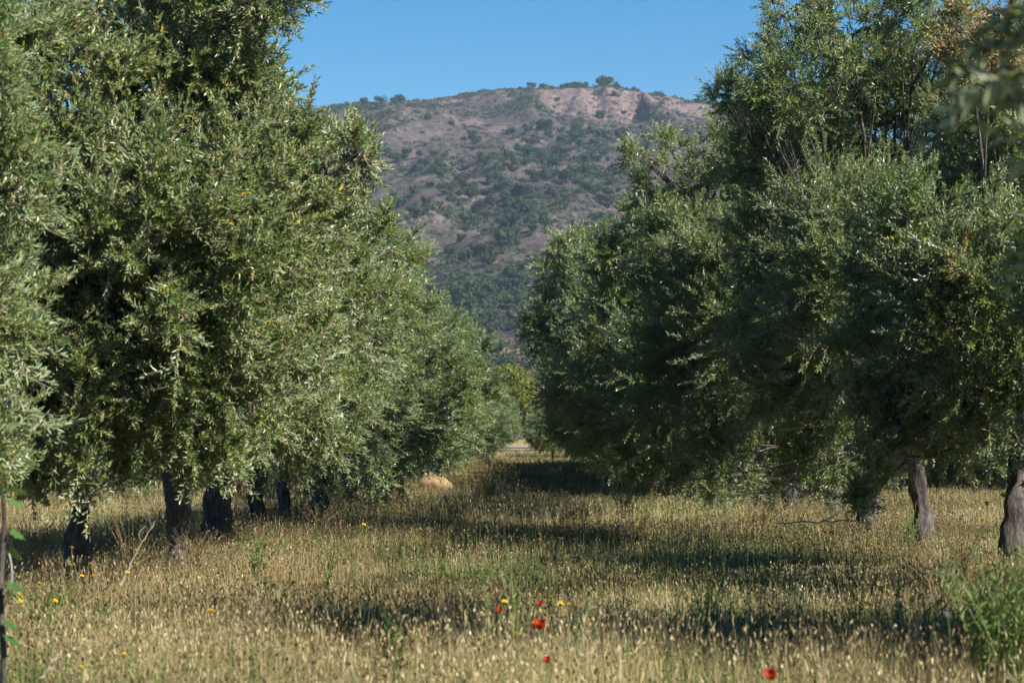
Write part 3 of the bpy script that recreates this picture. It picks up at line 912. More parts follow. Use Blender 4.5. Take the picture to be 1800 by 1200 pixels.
def build_alley_end():
    r = np.random.default_rng(61)
    # yellow green pine at the end
    d = 212; x = (903 - VPX) / FPX * d
    z = float(ground_z(x, d))
    root = empty('pine_tree', (x, d, z))
    tag(root, 'rounded yellow green pine tree closing the end of the alley', 'pine tree')
    mb = MB()
    for (cx, cz, rx, rz) in ((-.4, 4.55, 1.35, .95), (.5, 4.2, 1.2, 1.0), (0, 3.4, 1.6, 1.0), (1.0, 2.6, 1.25, 1.0), (-.9, 2.9, 1.2, 1.0), (1.3, 1.7, 1.0, .9), (0.2, 1.9, 1.3, 1.0)):
        m = 1500
        dv = unit(r.normal(size=(m, 3))); P = np.array([cx, r.uniform(-.5, .5), cz]) + dv * r.uniform(.5, 1.06, (m, 1)) * np.array([rx, rx, rz])
        F_ = frames(unit(dv + r.normal(size=(m, 3)) * .7), r); s = .11 * r.uniform(.6, 1.4, (m, 1))
        V = np.stack([P + F_[:, :, 0] * s, P - F_[:, :, 0] * s * .5 + F_[:, :, 1] * s * .7, P - F_[:, :, 0] * s * .5 - F_[:, :, 1] * s * .7], 1)
        mb.add(V, np.arange(m * 3).reshape(-1, 3), 0, np.clip(r.normal(.5, .22, m), 0, 1))
    mb.build('crown', M_NEARPINE, root)
    tb = MB(); V, F = tube([[0, 0, -.3], [.1, 0, 1.2], [0, 0, 2.6], [.1, 0, 4.2]], [.2, .16, .12, .05], 10, .2)
    tb.add(V, F, 0, .4, True); tb.build('trunk', M_BARK, root)
    # bushes beyond the track
    vs = []
    for i, (px, dd, s, lab) in enumerate(((870, 240, 1.3, 'dark bush beyond the track, left of the yellow green pine'), (935, 250, 1.2, 'dark bush beyond the track, right of the yellow green pine'), (960, 262, 1.5, 'tall dark bush beyond the track behind the small sunlit olive'),
                                          (900, 330, 2.0, 'broad bush on the far field behind the pine'), (845, 300, 1.6, 'bush on the far field hidden mostly by the grey green row'), (932, 206, .8, 'low green bush right behind the track in the gap'), (952, 216, 1.1, 'rounded green bush behind the track, filling the gap under the pine'), (990, 300, 1.7, 'bush on the far field hidden mostly by the dark row'))):
        x = (px - VPX) / FPX * dd
        o = blob_tree(np.random.default_rng(700 + i), 900, .2, 1.3, 1.0, 6, .1).build('shrub', [M_PINE, M_BARK], None, (x, dd, float(ground_z(x, dd)) - .1))
        o.scale = (s, s, s); tag(o, lab, 'shrub', 'bushes beyond the track')


# ------------------------------------------------------------------ grass
def scatter(r, n, d0, d1, half=.19, extra=.8, clump=True, seed=0, floor=.07):
    k = int(n * 2.6)
    d = d0 + (d1 - d0) * r.random(k)
    w = (d * half + extra); keep = r.random(k) < w / (d1 * half + extra)
    d = d[keep]; x = r.uniform(-1, 1, len(d)) * (d * half + extra)
    if clump:
        f = .55 * fbm(x * 1.3, d * .9, 5 + seed, 3) + .45 * fbm(x * .35, d * .22, 15 + seed, 3)
        ok = r.random(len(d)) < np.clip((f - .41) * 5.5, floor, 1)
        x, d = x[ok], d[ok]
    if len(x) > n: x, d = x[:n], d[:n]
    return x, d


def stalks(mb, r, x, y, h, head_w, head_l, stem_w, tint, kind_stem, kind_head, heads=True, droop=.12):
    n = len(x)
    z = ground_z(x, y) - .01
    B = np.stack([x, y, z], -1)
    lean = r.normal(size=(n, 2)) * .16
    mid = B + np.stack([lean[:, 0] * h * .4, lean[:, 1] * h * .4, h * .55], -1)
    top = B + np.stack([lean[:, 0] * h, lean[:, 1] * h, h], -1) + np.stack([r.normal(0, droop, n) * h * .3, r.normal(0, droop, n) * h * .3, -np.abs(r.normal(0, droop, n)) * h * .3], -1)
    a = r.uniform(0, np.pi, n); S = np.stack([np.cos(a), np.sin(a), np.zeros(n)], -1) * (stem_w[:, None] * .5)
    V = np.stack([B - S, B + S, mid + S * .8, mid - S * .8, top], 1)
    i = np.arange(n)[:, None] * 5
    vb = mb.n
    mb.add(V, np.concatenate([i + np.array([[0, 1, 2, 3]])]), kind_stem, tint)
    mb.add(V[:, 2:5].reshape(-1, 3), np.arange(n * 3).reshape(-1, 3), kind_stem, tint)
    if heads:
        ax = unit(top - mid + r.normal(size=(n, 3)) * .02)
        P0 = top - ax * head_l[:, None] * .5; P1 = top + ax * head_l[:, None] * .5
        fr = frames(ax, r); X = fr[:, :, 0]; Y = fr[:, :, 1]
        w = head_w[:, None] * .5
        c = top - ax * head_l[:, None] * .12
        q = [c + X * w, c + (-.5 * X + .866 * Y) * w, c + (-.5 * X - .866 * Y) * w]
        V = np.stack([P0, q[0], q[1], q[2], P1], 1)
        f = np.array([[0, 2, 1], [0, 3, 2], [0, 1, 3], [4, 1, 2], [4, 2, 3], [4, 3, 1]])
        F = (np.arange(n)[:, None, None] * 5 + f[None]).reshape(-1, 3)
        ht = np.clip(tint + r.normal(0, .15, n), 0, 1)
        mb.add(V, F, kind_head, np.repeat(ht, 6))


def blades(mb, r, x, y, h, w, tint, kind, lean_s=.35):
    n = len(x)
    B = np.stack([x, y, ground_z(x, y) - .01], -1)
    a = r.uniform(0, 2 * np.pi, n); l = np.abs(r.normal(0, lean_s, n))
    O = np.stack([np.cos(a), np.sin(a), np.zeros(n)], -1)
    S = np.stack([-np.sin(a), np.cos(a), np.zeros(n)], -1) * (w[:, None] * .5)
    mid = B + O * (h * l * .35)[:, None]; mid[:, 2] += h * .6
    top = B + O * (h * l)[:, None]; top[:, 2] += h * np.clip(1 - .35 * l, .3, 1)
    V = np.stack([B - S, B + S, mid + S * .7, mid - S * .7, top], 1)
    i = np.arange(n)[:, None] * 5
    mb.add(V, i + np.array([[0, 1, 2, 3]]), kind, tint)
    mb.add(V[:, 2:5].reshape(-1, 3), np.arange(n * 3).reshape(-1, 3), kind, tint)


def herbs(mb, r, x, y, h, tint, kind, leaf=.03):
    """Small leafy green weeds: a stem with scattered narrow leaves."""
    n = len(x); q = 9
    B = np.stack([x, y, ground_z(x, y) - .01], -1)
    top = B + np.stack([r.normal(0, .10, n) * h, r.normal(0, .10, n) * h, h], -1)
    V, F = prisms(B, top, .003, .0015, 3); mb.add(V, F, kind, np.repeat(tint, 3))
    t = r.uniform(.15, 1, (n, q)); P = B[:, None] + (top - B)[:, None] * t[..., None]
    a = r.uniform(0, 6.28, (n, q)); el = r.uniform(.2, 1.1, (n, q))
    D = np.stack([np.cos(a) * np.cos(el), np.sin(a) * np.cos(el), np.sin(el)], -1).reshape(-1, 3)
    Nn = unit(np.cross(D, np.cross(np.array([0, 0, 1.]), D) + 1e-4) + r.normal(size=D.shape) * .2); Nn = unit(Nn - D * np.sum(Nn * D, -1, keepdims=True))
    ln = (leaf * r.uniform(.6, 1.5, (n, q)) * (1.3 - t * .6)).ravel()
    leaves_mesh(mb, P.reshape(-1, 3), D, Nn, ln, ln * .28, np.full(n * q, kind, np.int32), np.clip(np.repeat(tint, q) + r.normal(0, .12, n * q), 0, 1))


def build_grass():
    r = np.random.default_rng(55)
    gm = [M_STRAW, M_HEAD, M_GREEN]
    dry = MB(); green = MB()
    bands = [(10.5, 16.5, 19000, 1.0), (16.5, 24, 26000, 1.0), (24, 36, 42000, 1.15), (36, 60, 62000, 1.5), (60, 100, 60000, 2.2), (100, 172, 52000, 3.4)]
    for bi, (d0, d1, n, wk) in enumerate(bands):
        x, y = scatter(r, n, d0, d1, seed=0)
        m = len(x)
        hf = .12 + 1.05 * fbm(x * .8, y * .55, 91, 3) + .65 * sstep(.42, .62, fbm(x * .3, y * .2, 92, 3))
        near = bi == 0
        h = r.uniform(.12, .30, m) * hf * (1.0 if bi < 4 else .9)
        tn = np.clip(.48 + (fbm(x * .5, y * .35, 93, 3) - .5) * 1.3 + r.normal(0, .24, m), 0, 1)
        spike = r.random(m) < .45
        hw = np.where(spike, r.uniform(.004, .007, m), r.uniform(.007, .015, m)) * wk ** .7
        hl = np.where(spike, r.uniform(.03, .075, m), r.uniform(.012, .034, m))
        hw = np.where(r.random(m) < .42, hw * .22, hw)
        stalks(dry, r, x, y, h, hw, hl, r.uniform(.0018, .0036, m) * wk, tn, 0, 1)
        x, y = scatter(r, int(n * .13), d0, d1, seed=4, floor=.0); m = len(x)      # weathered dark stalks
        stalks(dry, r, x, y, r.uniform(.12, .36, m), r.uniform(.008, .016, m) * wk, r.uniform(.012, .03, m), r.uniform(.002, .0035, m) * wk, np.clip(r.normal(.06, .09, m), 0, 1), 0, 1)
        # thatch of fine blades
        x, y = scatter(r, int(n * 2.2), d0, d1, seed=0, floor=.2); m = len(x)
        tn = np.clip(.40 + (fbm(x * .5, y * .35, 93, 3) - .5) * 1.3 + r.normal(0, .242, m), 0, 1)
        blades(dry, r, x, y, r.uniform(.06, .19, m) * (.2 + 1.0 * fbm(x * .8, y * .55, 91, 3) + .6 * sstep(.42, .62, fbm(x * .3, y * .2, 92, 3))), r.uniform(.0022, .0045, m) * wk, tn, 0, .5)
        # green blades and small herbs, in patches
        x, y = scatter(r, int(n * .8), d0, d1, clump=False); m = len(x)
        g = fbm(x * .45 + 9, y * .35, 97, 3)
        g = g + .10 * sstep(-.5, 2.5, x)
        k = r.random(m) < np.clip((g - .455) * 4.0, .02, .95); x, y = x[k], y[k]; m = len(x)
        blades(green, r, x, y, r.uniform(.07, .22, m), r.uniform(.004, .008, m) * wk, np.clip(r.normal(.5, .22, m), 0, 1), 0, .4)
        x, y = scatter(r, int(n * .16), d0, d1, clump=False); m = len(x)
        g = fbm(x * .45 + 9, y * .35, 97, 3)
        k = r.random(m) < np.clip((g - .40) * 2.6, .05, .9); x, y = x[k], y[k]; m = len(x)
        herbs(green, r, x, y, r.uniform(.10, .32, m), np.clip(r.normal(.45, .2, m), 0, 1), 0, .035 * wk ** .7)
    # arching tufts of long dry grass, thickest near the rows and in the corners
    nt = 620
    d = 17.5 + 55 * r.random(nt) ** 1.5; x = r.uniform(-1, 1, nt) * (d * .185 + .6)
    k = r.random(nt) < np.clip(.18 + .8 * np.abs(x) / (d * .185 + .6), 0, 1); x, d = x[k], d[k]
    q = 46; m = len(x) * q
    rad = np.repeat(r.uniform(.05, .22, len(x)), q)
    xx = np.repeat(x, q) + r.normal(0, 1, m) * rad; yy = np.repeat(d, q) + r.normal(0, 1, m) * rad
    wk = np.clip(np.repeat(d, q) / 22, 1, 3)
    tn = np.clip(np.repeat(r.normal(.55, .2, len(x)), q) + r.normal(0, .14, m), 0, 1)
    blades(dry, r, xx, yy, r.uniform(.15, .42, m) * np.repeat(r.uniform(.6, 1.15, len(x)), q), r.uniform(.003, .006, m) * wk, tn, 0, .55)
    # taller straw along the tree rows
    for (xc, s) in ((-3.6, 1), (4.6, 1)):
        for (d0, d1, n) in ((17, 40, 8500 if xc < 0 else 5500), (40, 90, 6500)):
            y = r.uniform(d0, d1, n); x = xc + r.normal(0, .9, n)
            k = np.abs(x) < y * .19 + .8; x, y = x[k], y[k]; m = len(x)
            tn = np.clip(r.normal(.42, .25, m), 0, 1)
            tn[r.random(m) < .6] *= .25
            wk = 1.1 if d0 < 30 else 1.7
            stalks(dry, r, x, y, r.uniform(.12, .34, m), r.uniform(.007, .014, m) * wk, r.uniform(.015, .035, m), r.uniform(.002, .004, m) * wk, tn, 0, 1, droop=.3)
    tag(dry.build('dry_grass', gm), 'dry straw coloured grass with seed heads covering the alley floor', 'grass', kind='stuff')
    tag(green.build('green_weeds', [M_GREEN]), 'green blades and small weeds mixed through the dry grass', 'weeds', kind='stuff')
    print('grass faces', sum(len(f) for f in dry.f), sum(len(f) for f in green.f))


# ------------------------------------------------------------------ flowers, weeds, deadwood, rock, vine
def place_base(px, py_head, d):
    """Base on the ground and height for a plant whose head shows at that pixel."""
    p = at(px, py_head, d)
    z = float(ground_z(p.x, p.y))
    return (p.x, p.y, z), max(p.z - z, .12)


def poppy(px, py, d, label, size, r, tilt=.35):
    size *= .86
    base, h = place_base(px, py, d)
    root = empty('poppy', base); tag(root, label, 'poppy', 'red poppies in the dry grass')
    st = MB()
    V, F = tube(bezier([0, 0, -.02], [r.uniform(-.05, .05), .02, h * .6], [0, 0, h], 9), np.linspace(.0032, .0022, 9), 6); st.add(V, F, 0, .6, True)
    for k in range(4):
        z = h * r.uniform(.1, .5); a = r.uniform(0, 6.28)
        V, F = prisms(np.array([[0, 0, z]]), np.array([[math.cos(a) * .08, math.sin(a) * .08, z + .06]]), .003, .001); st.add(V, F, 0, .4)
    st.build('stem', M_GREEN, root)
    pm = MB()
    nx, ny = 7, 6
    for k in range(4):
        a0 = k * math.pi / 2 + .3; outer = k % 2
        V = []
        for j in range(ny):
            v = j / (ny - 1)
            for i in range(nx):
                u = i / (nx - 1) * 2 - 1
                an = a0 + u * 1.05 * (.35 + .65 * v)
                rad = size * .5 * (.08 + .95 * math.sin(v * 1.45)) * (1 - .12 * u * u * v) + outer * .003
                zz = size * (.62 * v ** 1.6) - .06 * size * math.cos(u * 5 + k) * v + r.normal(0, .0018)
                V.append([math.cos(an) * rad, math.sin(an) * rad, zz])
        V = np.array(V)
        ca, sa = math.cos(tilt), math.sin(tilt)
        V = np.stack([V[:, 0], V[:, 1] * ca - V[:, 2] * -sa * -1, V[:, 1] * sa * -1 * -1 + V[:, 2] * ca], -1)
        pm.add(V + np.array([0, 0, h]), grid_faces(nx, ny), 0, np.clip(r.normal(.6, .2), 0, 1), True)
    pm.build('petals', M_POPPY, root)
    cm = MB(); V, F = tube([[0, 0, h], [0, 0, h + size * .12], [0, 0, h + size * .24], [0, 0, h + size * .27]], [size * .06, size * .13, size * .12, .0005], 10); cm.add(V, F, 0, .4, True)
    cm.build('centre', M_DARK, root)


def yellow_flower_meshes():
    out = []
    for v in range(3):
        r = np.random.default_rng(800 + v)
        hm = MB()
        for ringi, (rad, n, z) in enumerate(((.019, 13, 0), (.013, 10, .004), (.007, 7, .007))):
            for k in range(n):
                a = k / n * 6.283 + ringi * .3 + r.normal(0, .1); c, s = math.cos(a), math.sin(a)
                w = rad * .28
                V = [[0, 0, z], [c * rad * .6 - s * w, s * rad * .6 + c * w, z + .004], [c * rad, s * rad, z + .006 + r.normal(0, .002)], [c * rad * .6 + s * w, s * rad * .6 - c * w, z + .004]]
                hm.add(V, [[0, 1, 2, 3]], 0, r.random())
        V, F = tube([[0, 0, -.014], [0, 0, -.006], [0, 0, .001]], [.002, .007, .006], 8); hm.add(V, F, 1, .5, True)
        sm = MB()
        V, F = tube(bezier([0, 0, -1], [r.uniform(-.08, .08), .03, -.4], [0, 0, -.012], 8), np.full(8, .0018), 5); sm.add(V, F, 0, .55, True)
        for k in range(6):
            z = r.uniform(-.9, -.3); a = r.uniform(0, 6.28)
            leaves_mesh(sm, np.array([[0, 0, z]]), unit(np.array([[math.cos(a), math.sin(a), .8]])), unit(np.array([[-math.cos(a), -math.sin(a), 1.25]])), np.array([.09]), np.array([.014]), np.array([0], np.int32), np.array([.5]))
        out.append((hm.mesh('flower_head', [M_PETAL, M_GREEN]), sm.mesh('stem', [M_GREEN])))
    return out


def build_flowers():
    r = np.random.default_rng(66)
    poppy(948, 1103, 12.9, 'largest open red poppy, in front at the centre of the grass', .064, r, .38)
    poppy(878, 1074, 14.2, 'small dark red poppy, the one furthest left of the five', .036, r, .5)
    poppy(948, 1063, 14.6, 'small orange red poppy right above the largest one', .038, r, .4)
    poppy(961, 1161, 12.0, 'half open red poppy low among seed heads below the largest one', .034, r, .5)
    poppy(1352, 1190, 11.7, 'dark red poppy cut by the bottom edge', .055, r, .6)
    fm = yellow_flower_meshes()
    GRP = 'yellow flowers in the grass'
    spots = [(145, 1012, 20, 'yellow flower at the foot of the leftmost trunk, left of a pair'), (165, 1012, 20, 'yellow flower at the foot of the leftmost trunk, right of a pair'),
             (98, 1056, 17.5, 'big yellow flower in the green clump near the left edge'), (88, 1050, 18, 'yellow flower touching the big one in the green clump'), (33, 1044, 18.5, 'yellow flower beside the vine stake'),
             (37, 1056, 18.2, 'lower yellow flower beside the vine stake'), (70, 1025, 19, 'yellow flower over the green clump'), (125, 992, 21, 'yellow flower half hidden left of the leftmost trunk'),
             (127, 962, 22, 'topmost yellow flower left of the leftmost trunk'), (196, 963, 23, 'bright yellow flower right of the leftmost trunk'), (186, 958, 23.4, 'yellow flower tucked close right of the leftmost trunk'),
             (225, 1006, 20.5, 'yellow flower on the stem between the leftmost two trunks'), (220, 1149, 12.6, 'blurred yellow flower near the bottom left'), (145, 1172, 12.2, 'lowest yellow flower at bottom left corner'),
             (466, 1024, 19, 'yellow flower in pale grass under the pale blotched trunk'), (516, 1023, 19.3, 'faint yellow flower right of the one in pale grass'), (372, 1073, 16, 'yellow flower alone in the pale grass at left'),
             (907, 1111, 12.9, 'yellow flower left of the largest poppy'), (887, 1057, 14.6, 'dull yellow flower above the small dark poppy'), (985, 1060, 14.6, 'yellow flower head right of the small orange poppy'), (1000, 1061, 14.6, 'rightmost yellow flower beside the small orange poppy'),
             (932, 898, 30, 'yellow flower on tall stem in the shaded middle of the alley'), (1120, 922, 27, 'yellow flower in grass right of the alley middle'), (640, 922, 28, 'yellow flower at the left border of the alley'),
             (1733, 884, 22.5, 'brightest yellow flower by the right trunks'), (1762, 870, 22.5, 'yellow flower highest at right beside the edge trunk'), (1725, 913, 21, 'small yellow flower under the brightest one at right'),
             (1772, 972, 18, 'yellow flower in the bright green bush'), (1783, 966, 18, 'yellow flower at the right of the bright green bush'), (1770, 995, 17.5, 'lowest yellow flower of the bright green bush'),
             (1548, 1033, 16, 'yellow flower on slim stem left of the dark hollow'), (1600, 1053, 15.2, 'lemon yellow flower right of the slim stem one'), (1680, 1016, 16.5, 'pale yellow flower in the dark hollow by the right trunks'),
             (1234, 870, 33, 'yellow flower in the grass before the deadwood'), (1326, 851, 36, 'yellow flower under the bare branch'), (1462, 935, 25, 'yellow flower left of the drooping dark spray')]
    first = {}
    for i, (px, py, d, lab) in enumerate(spots):
        base, h = place_base(px, py, d)
        v = i % 3
        top = (base[0], base[1], base[2] + h)
        s = r.uniform(.9, 1.35) * (1 + max(0, d - 20) * .03) * (.8 if d < 15 else 1)
        if v in first:
            root = first[v].copy(); COL.objects.link(root)
            kids = []
            for ch in first[v].children:
                k = ch.copy(); COL.objects.link(k); k.parent = root; kids.append(k)
        else:
            root = empty('yellow_flower', (0, 0, 0)); first[v] = root
            kids = [link('flower_head', fm[v][0], root), link('stem', fm[v][1], root)]
        root.location = base; root.rotation_euler.z = r.uniform(0, 6.28)
        for k in kids:
            k.location = (0, 0, h)
            if k.name.startswith('flower_head'):
                k.scale = (s, s, s); k.rotation_euler = (r.uniform(.2, .7), r.uniform(-.3, .3), 0)
            else:
                k.scale = (1, 1, h)
        tag(root, lab, 'flower', GRP)


def weed(px, py_top, d, label, r, spread=.12, n_st=4, leafl=.05, mat=None, name='weed_plant', tint=.55, group=None, lean=0.0, leaves_per=16, cat='weed'):
    """A tall branching weed: several stems with alternate narrow leaves."""
    base, h = place_base(px, py_top, d)
    root = empty(name, base); tag(root, label, cat, group)
    sm = MB(); lm = MB()
    for k in range(n_st):
        a = r.uniform(0, 6.28); e = np.array([math.cos(a) * spread * r.uniform(.3, 1) + lean * h, math.sin(a) * spread, h * r.uniform(.7, 1.0) if k else h])
        s = np.array([r.normal(0, .015), r.normal(0, .015), -.02])
        pl = bezier(s, s * .5 + e * .5 + np.array([-e[0] * .3, 0, .12 * h]), e, 10)
        V, F = tube(pl, np.linspace(.0045, .0018, 10), 5); sm.add(V, F, 0, tint, True)
        m = leaves_per
        t = r.uniform(.1, 1, m); ii = np.clip((t * 9).astype(int), 0, 8); P = pl[ii] + (pl[ii + 1] - pl[ii]) * ((t * 9) - ii)[:, None]
        an = r.uniform(0, 6.28, m); el = r.uniform(.3, 1.2, m)
        D = np.stack([np.cos(an) * np.cos(el), np.sin(an) * np.cos(el), np.sin(el)], -1)
        Nn = unit(np.stack([-np.cos(an) * np.sin(el), -np.sin(an) * np.sin(el), np.cos(el)], -1))
        ln = leafl * r.uniform(.5, 1.4, m) * (1.25 - t * .7)
        leaves_mesh(lm, P, D, Nn, ln, ln * .24, np.zeros(m, np.int32), np.clip(r.normal(tint, .15, m), 0, 1), True)
    sm.build('stem', mat or M_GREEN, root); lm.build('foliage', mat or M_GREEN, root)
    return root


def build_weeds():
    r = np.random.default_rng(67)
    weed(908, 998, 15.2, 'tall pale green weed standing behind the poppies', r, .10, 6, .05, leaves_per=22, tint=.75)
    weed(868, 1030, 15.0, 'leaning green weed stem left of the tall pale green one', r, .10, 3, .04, lean=-.12, tint=.7)
    weed(1002, 1035, 15.0, 'sprawling green weed just right of the poppies', r, .16, 5, .05, tint=.6)
    weed(690, 1068, 13.8, 'dark leafy thistle, blurred among the pale grass', r, .05, 5, .09, leaves_per=26, tint=.05)  # stems and leaves from the dark end of the green
    weed(575, 955, 23, 'fresh green weed at the left side of the alley', r, .12, 5, .07, tint=.6)
    weed(75, 1020, 17.2, 'bushy green weed clump with yellow flowers near the left edge', r, .28, 14, .07, leaves_per=18, tint=.65)
    weed(165, 1045, 17.6, 'green weed clump under the leftmost trunk', r, .22, 9, .06, tint=.6)
    weed(1500, 985, 17.5, 'thin upright green weed left of the slim yellow flower', r, .12, 4, .04, tint=.6)
    weed(1575, 985, 17.0, 'tall green weed with ragged leaves beside the dark hollow', r, .12, 4, .06, tint=.65)
    weed(1620, 1005, 17.0, 'green weed leaning over the dark hollow', r, .16, 4, .06, lean=.1, tint=.6)
    weed(1772, 935, 13.3, 'large bright green bush of upright stems at the right edge', r, .42, 42, .075, name='green_bush', leaves_per=18, tint=.5, cat='bush')
    weed(1725, 975, 13.6, 'smaller green bush of stems, left of the large bright one', r, .30, 22, .065, name='green_bush', leaves_per=18, tint=.7, cat='bush')
    weed(1745, 1050, 14.6, 'dark broad leaved plant low at the right, out of focus', r, .12, 9, .16, leaves_per=9, tint=.12)  # its shade is put into the colour by a low tint
    weed(1100, 838, 45, 'yellow green weed under the dark trees right of the alley', r, .4, 18, .09, tint=.8)
    weed(860, 835, 60, 'green weed tuft in the middle of the far alley', r, .35, 16, .10, tint=.6)
    weed(1240, 1000, 17, 'slim green stalks rising from the shaded grass band', r, .2, 8, .04, tint=.5)
    weed(455, 930, 26, 'leafy green shoots at the foot of the bent dark trunk', r, .35, 14, .07, tint=.55)
    weed(1600, 880, 31, 'fresh green suckers at the foot of the pale sunlit trunk', r, .14, 12, .06, tint=.7)
    # dry sub-shrubs around the trunks
    G = 'dry brown weed clumps round the trunks'
    for (px, py, d, w, lab) in ((232, 900, 25, .32, 'dry brown weed clump between the leftmost two trunks'), (60, 905, 25, .35, 'dry brown weed clump left of the leftmost trunk'), (345, 925, 28, .3, 'dry brown weed clump between second and third trunk'),
                                (560, 880, 40, .4, 'reddish dry weed clump beneath the left crowns at alley border'), (1690, 900, 26, .4, 'dry brown weed clump between pale trunk and edge trunk'), (1460, 860, 33, .5, 'dry brown weed clump among the deadwood'),
                                (1340, 850, 42, .5, 'dry weed clump under the bare branch'), (1650, 960, 20, .35, 'dark dry weed clump in the hollow by the right trunks'), (700, 850, 70, .6, 'dry tan weed clump left of the pale rock')):
        o = weed(px, py, d, lab, r, w, 26, .045, mat=M_STRAW, name='dry_weed', group=G, tint=.3, leaves_per=12)
    # pale fluffy thistle heads
    for (px, py, d, lab) in ((1663, 1078, 12.8, 'pale fluffy thistle head at the right foreground'), (1634, 1048, 14, 'small pale thistle head above the fluffy one'), (1038, 1066, 14.3, 'pale thistle head right of the small orange poppy')):
        base, h = place_base(px, py, d)
        root = empty('thistle', base); tag(root, lab, 'thistle', 'pale thistle heads')
        sm = MB(); V, F = tube(bezier([0, 0, -.02], [.03, 0, h * .5], [0, 0, h], 7), np.full(7, .002), 5); sm.add(V, F, 0, .5, True); sm.build('stem', M_GREEN, root)
        hm = MB(); m = 120; dv = unit(r.normal(size=(m, 3))); c = np.array([0, 0, h])
        V, F = prisms(np.repeat(c[None], m, 0), c + dv * .013 * r.uniform(.7, 1.1, (m, 1)), .0015, .0006); hm.add(V, F, 0, .5); hm.build('seed_head', M_THISTLE, root)


def branch(label, pts, rad, r, name='dead_branch', group='pruned dead branches', twigs=7, tl=.35):
    pts = [np.array(p) for p in pts]
    base = pts[0].copy()
    mb = MB()
    P = np.array(pts)
    # resample smoothly
    t = np.linspace(0, len(P) - 1, 14); i = np.clip(t.astype(int), 0, len(P) - 2); f = (t - i)[:, None]
    pl = P[i] * (1 - f) + P[i + 1] * f - base
    pl[1:-1] += r.normal(size=(12, 3)) * min(.015, rad * .8)
    V, F = tube(pl, np.linspace(rad, rad * .3, 14), 7, .25, int(r.integers(99))); mb.add(V, F, 0, .5, True)
    tm = MB()
    for k in range(twigs):
        j = int(r.integers(3, 13)); s = pl[j]; d = unit(pl[j] - pl[j - 1] + r.normal(size=3) * .55)
        e = s + d * tl * r.uniform(.4, 1.2)
        V, F = tube(bezier(s, (s + e) / 2 + r.normal(size=3) * .03, e, 5), np.linspace(rad * .35, .0015, 5), 5); tm.add(V, F, 0, .5, True)
    root = empty(name, tuple(base)); tag(root, label, 'branch', group)
    mb.build('limb', M_WOOD, root); tm.build('twig', M_WOOD, root)


def build_deadwood():
    r = np.random.default_rng(68)
    branch('long pale bare branch arching down to the grass left of the drooping spray', [at(1440, 882, 34), at(1370, 835, 34.2), at(1330, 812, 34.4), at(1265, 798, 34.8)], .020, r, twigs=8, tl=.6)
    branch('second bare branch under the long arching one, forking low', [at(1425, 868, 33.6), at(1375, 848, 33.8), at(1340, 828, 34)], .014, r, tl=.5)
    branch('straight pale stick lying level in the grass before the deadwood', [at(1505, 914, 30), at(1430, 916, 30.3), at(1352, 917, 30.6)], .013, r, tl=.4)
    branch('forked dry stick standing against the far dark trunk', [at(1398, 848, 35), at(1402, 812, 35), at(1400, 786, 35.2)], .010, r, tl=.4)
    branch('thin dry stick leaning by the drooping dark spray', [at(1500, 945, 29), at(1487, 905, 29), at(1478, 885, 29.2)], .009, r, tl=.35)
    branch('dark bent twig reaching left over the grass', [at(1380, 860, 35), at(1310, 868, 35), at(1225, 878, 35)], .009, r, tl=.3)
    branch('arched dry stem between the leftmost two trunks', [at(212, 1030, 19.5), at(245, 960, 19.8), at(272, 920, 20)], .0042, r, group=None, tl=.2, twigs=4)
    branch('pale curled dry stem in the dark hollow by the pale trunk', [at(1665, 1012, 17), at(1640, 1000, 17), at(1612, 994, 17.2)], .006, r, group=None, tl=.15, twigs=4)
    branch('bent straw stem at the bottom left corner', [at(72, 1190, 12.2), at(95, 1160, 12.2), at(110, 1140, 12.3)], .006, r, group=None, tl=.1, twigs=2)
    branch('weathered bare limb showing in the crown near the right trunks', [at(1465, 372, 32.4), at(1420, 358, 32.3), at(1375, 345, 32.2)], .026, r, group=None, tl=.3, twigs=4) if False else None


def build_rock():
    r = np.random.default_rng(69)
    d = 74; p = at(768, 826, d)
    z = float(ground_z(p.x, d))
    nu, nv = 40, 22
    u = np.linspace(0, 2 * math.pi, nu, endpoint=False); v = np.linspace(-.5, 1.5, nv)
    V = []
    for vv in v:
        for uu in u:
            x = math.cos(uu) * math.cos(vv); y = math.sin(uu) * math.cos(vv); zz = math.sin(vv)
            k = 1 + .45 * (float(fbm(np.array([x * 1.7 + 4 + zz]), np.array([y * 1.7 + zz * 1.3]), 73, 4)[0]) - .5)
            V.append([x * .50 * k, y * .42 * k, zz * .42 * k - .17 * x])
    V = np.array(V)
    F = []
    for j in range(nv - 1):
        for i in range(nu):
            F.append((j * nu + i, j * nu + (i + 1) % nu, (j + 1) * nu + (i + 1) % nu, (j + 1) * nu + i))
    mb = MB(); mb.add(V, np.array(F), 0, .5, True)
    o = mb.build('rock', rock_material(), None, (p.x, d, z + .04))
    tag(o, 'pale tan rock lying in the grass under the left row', 'rock')


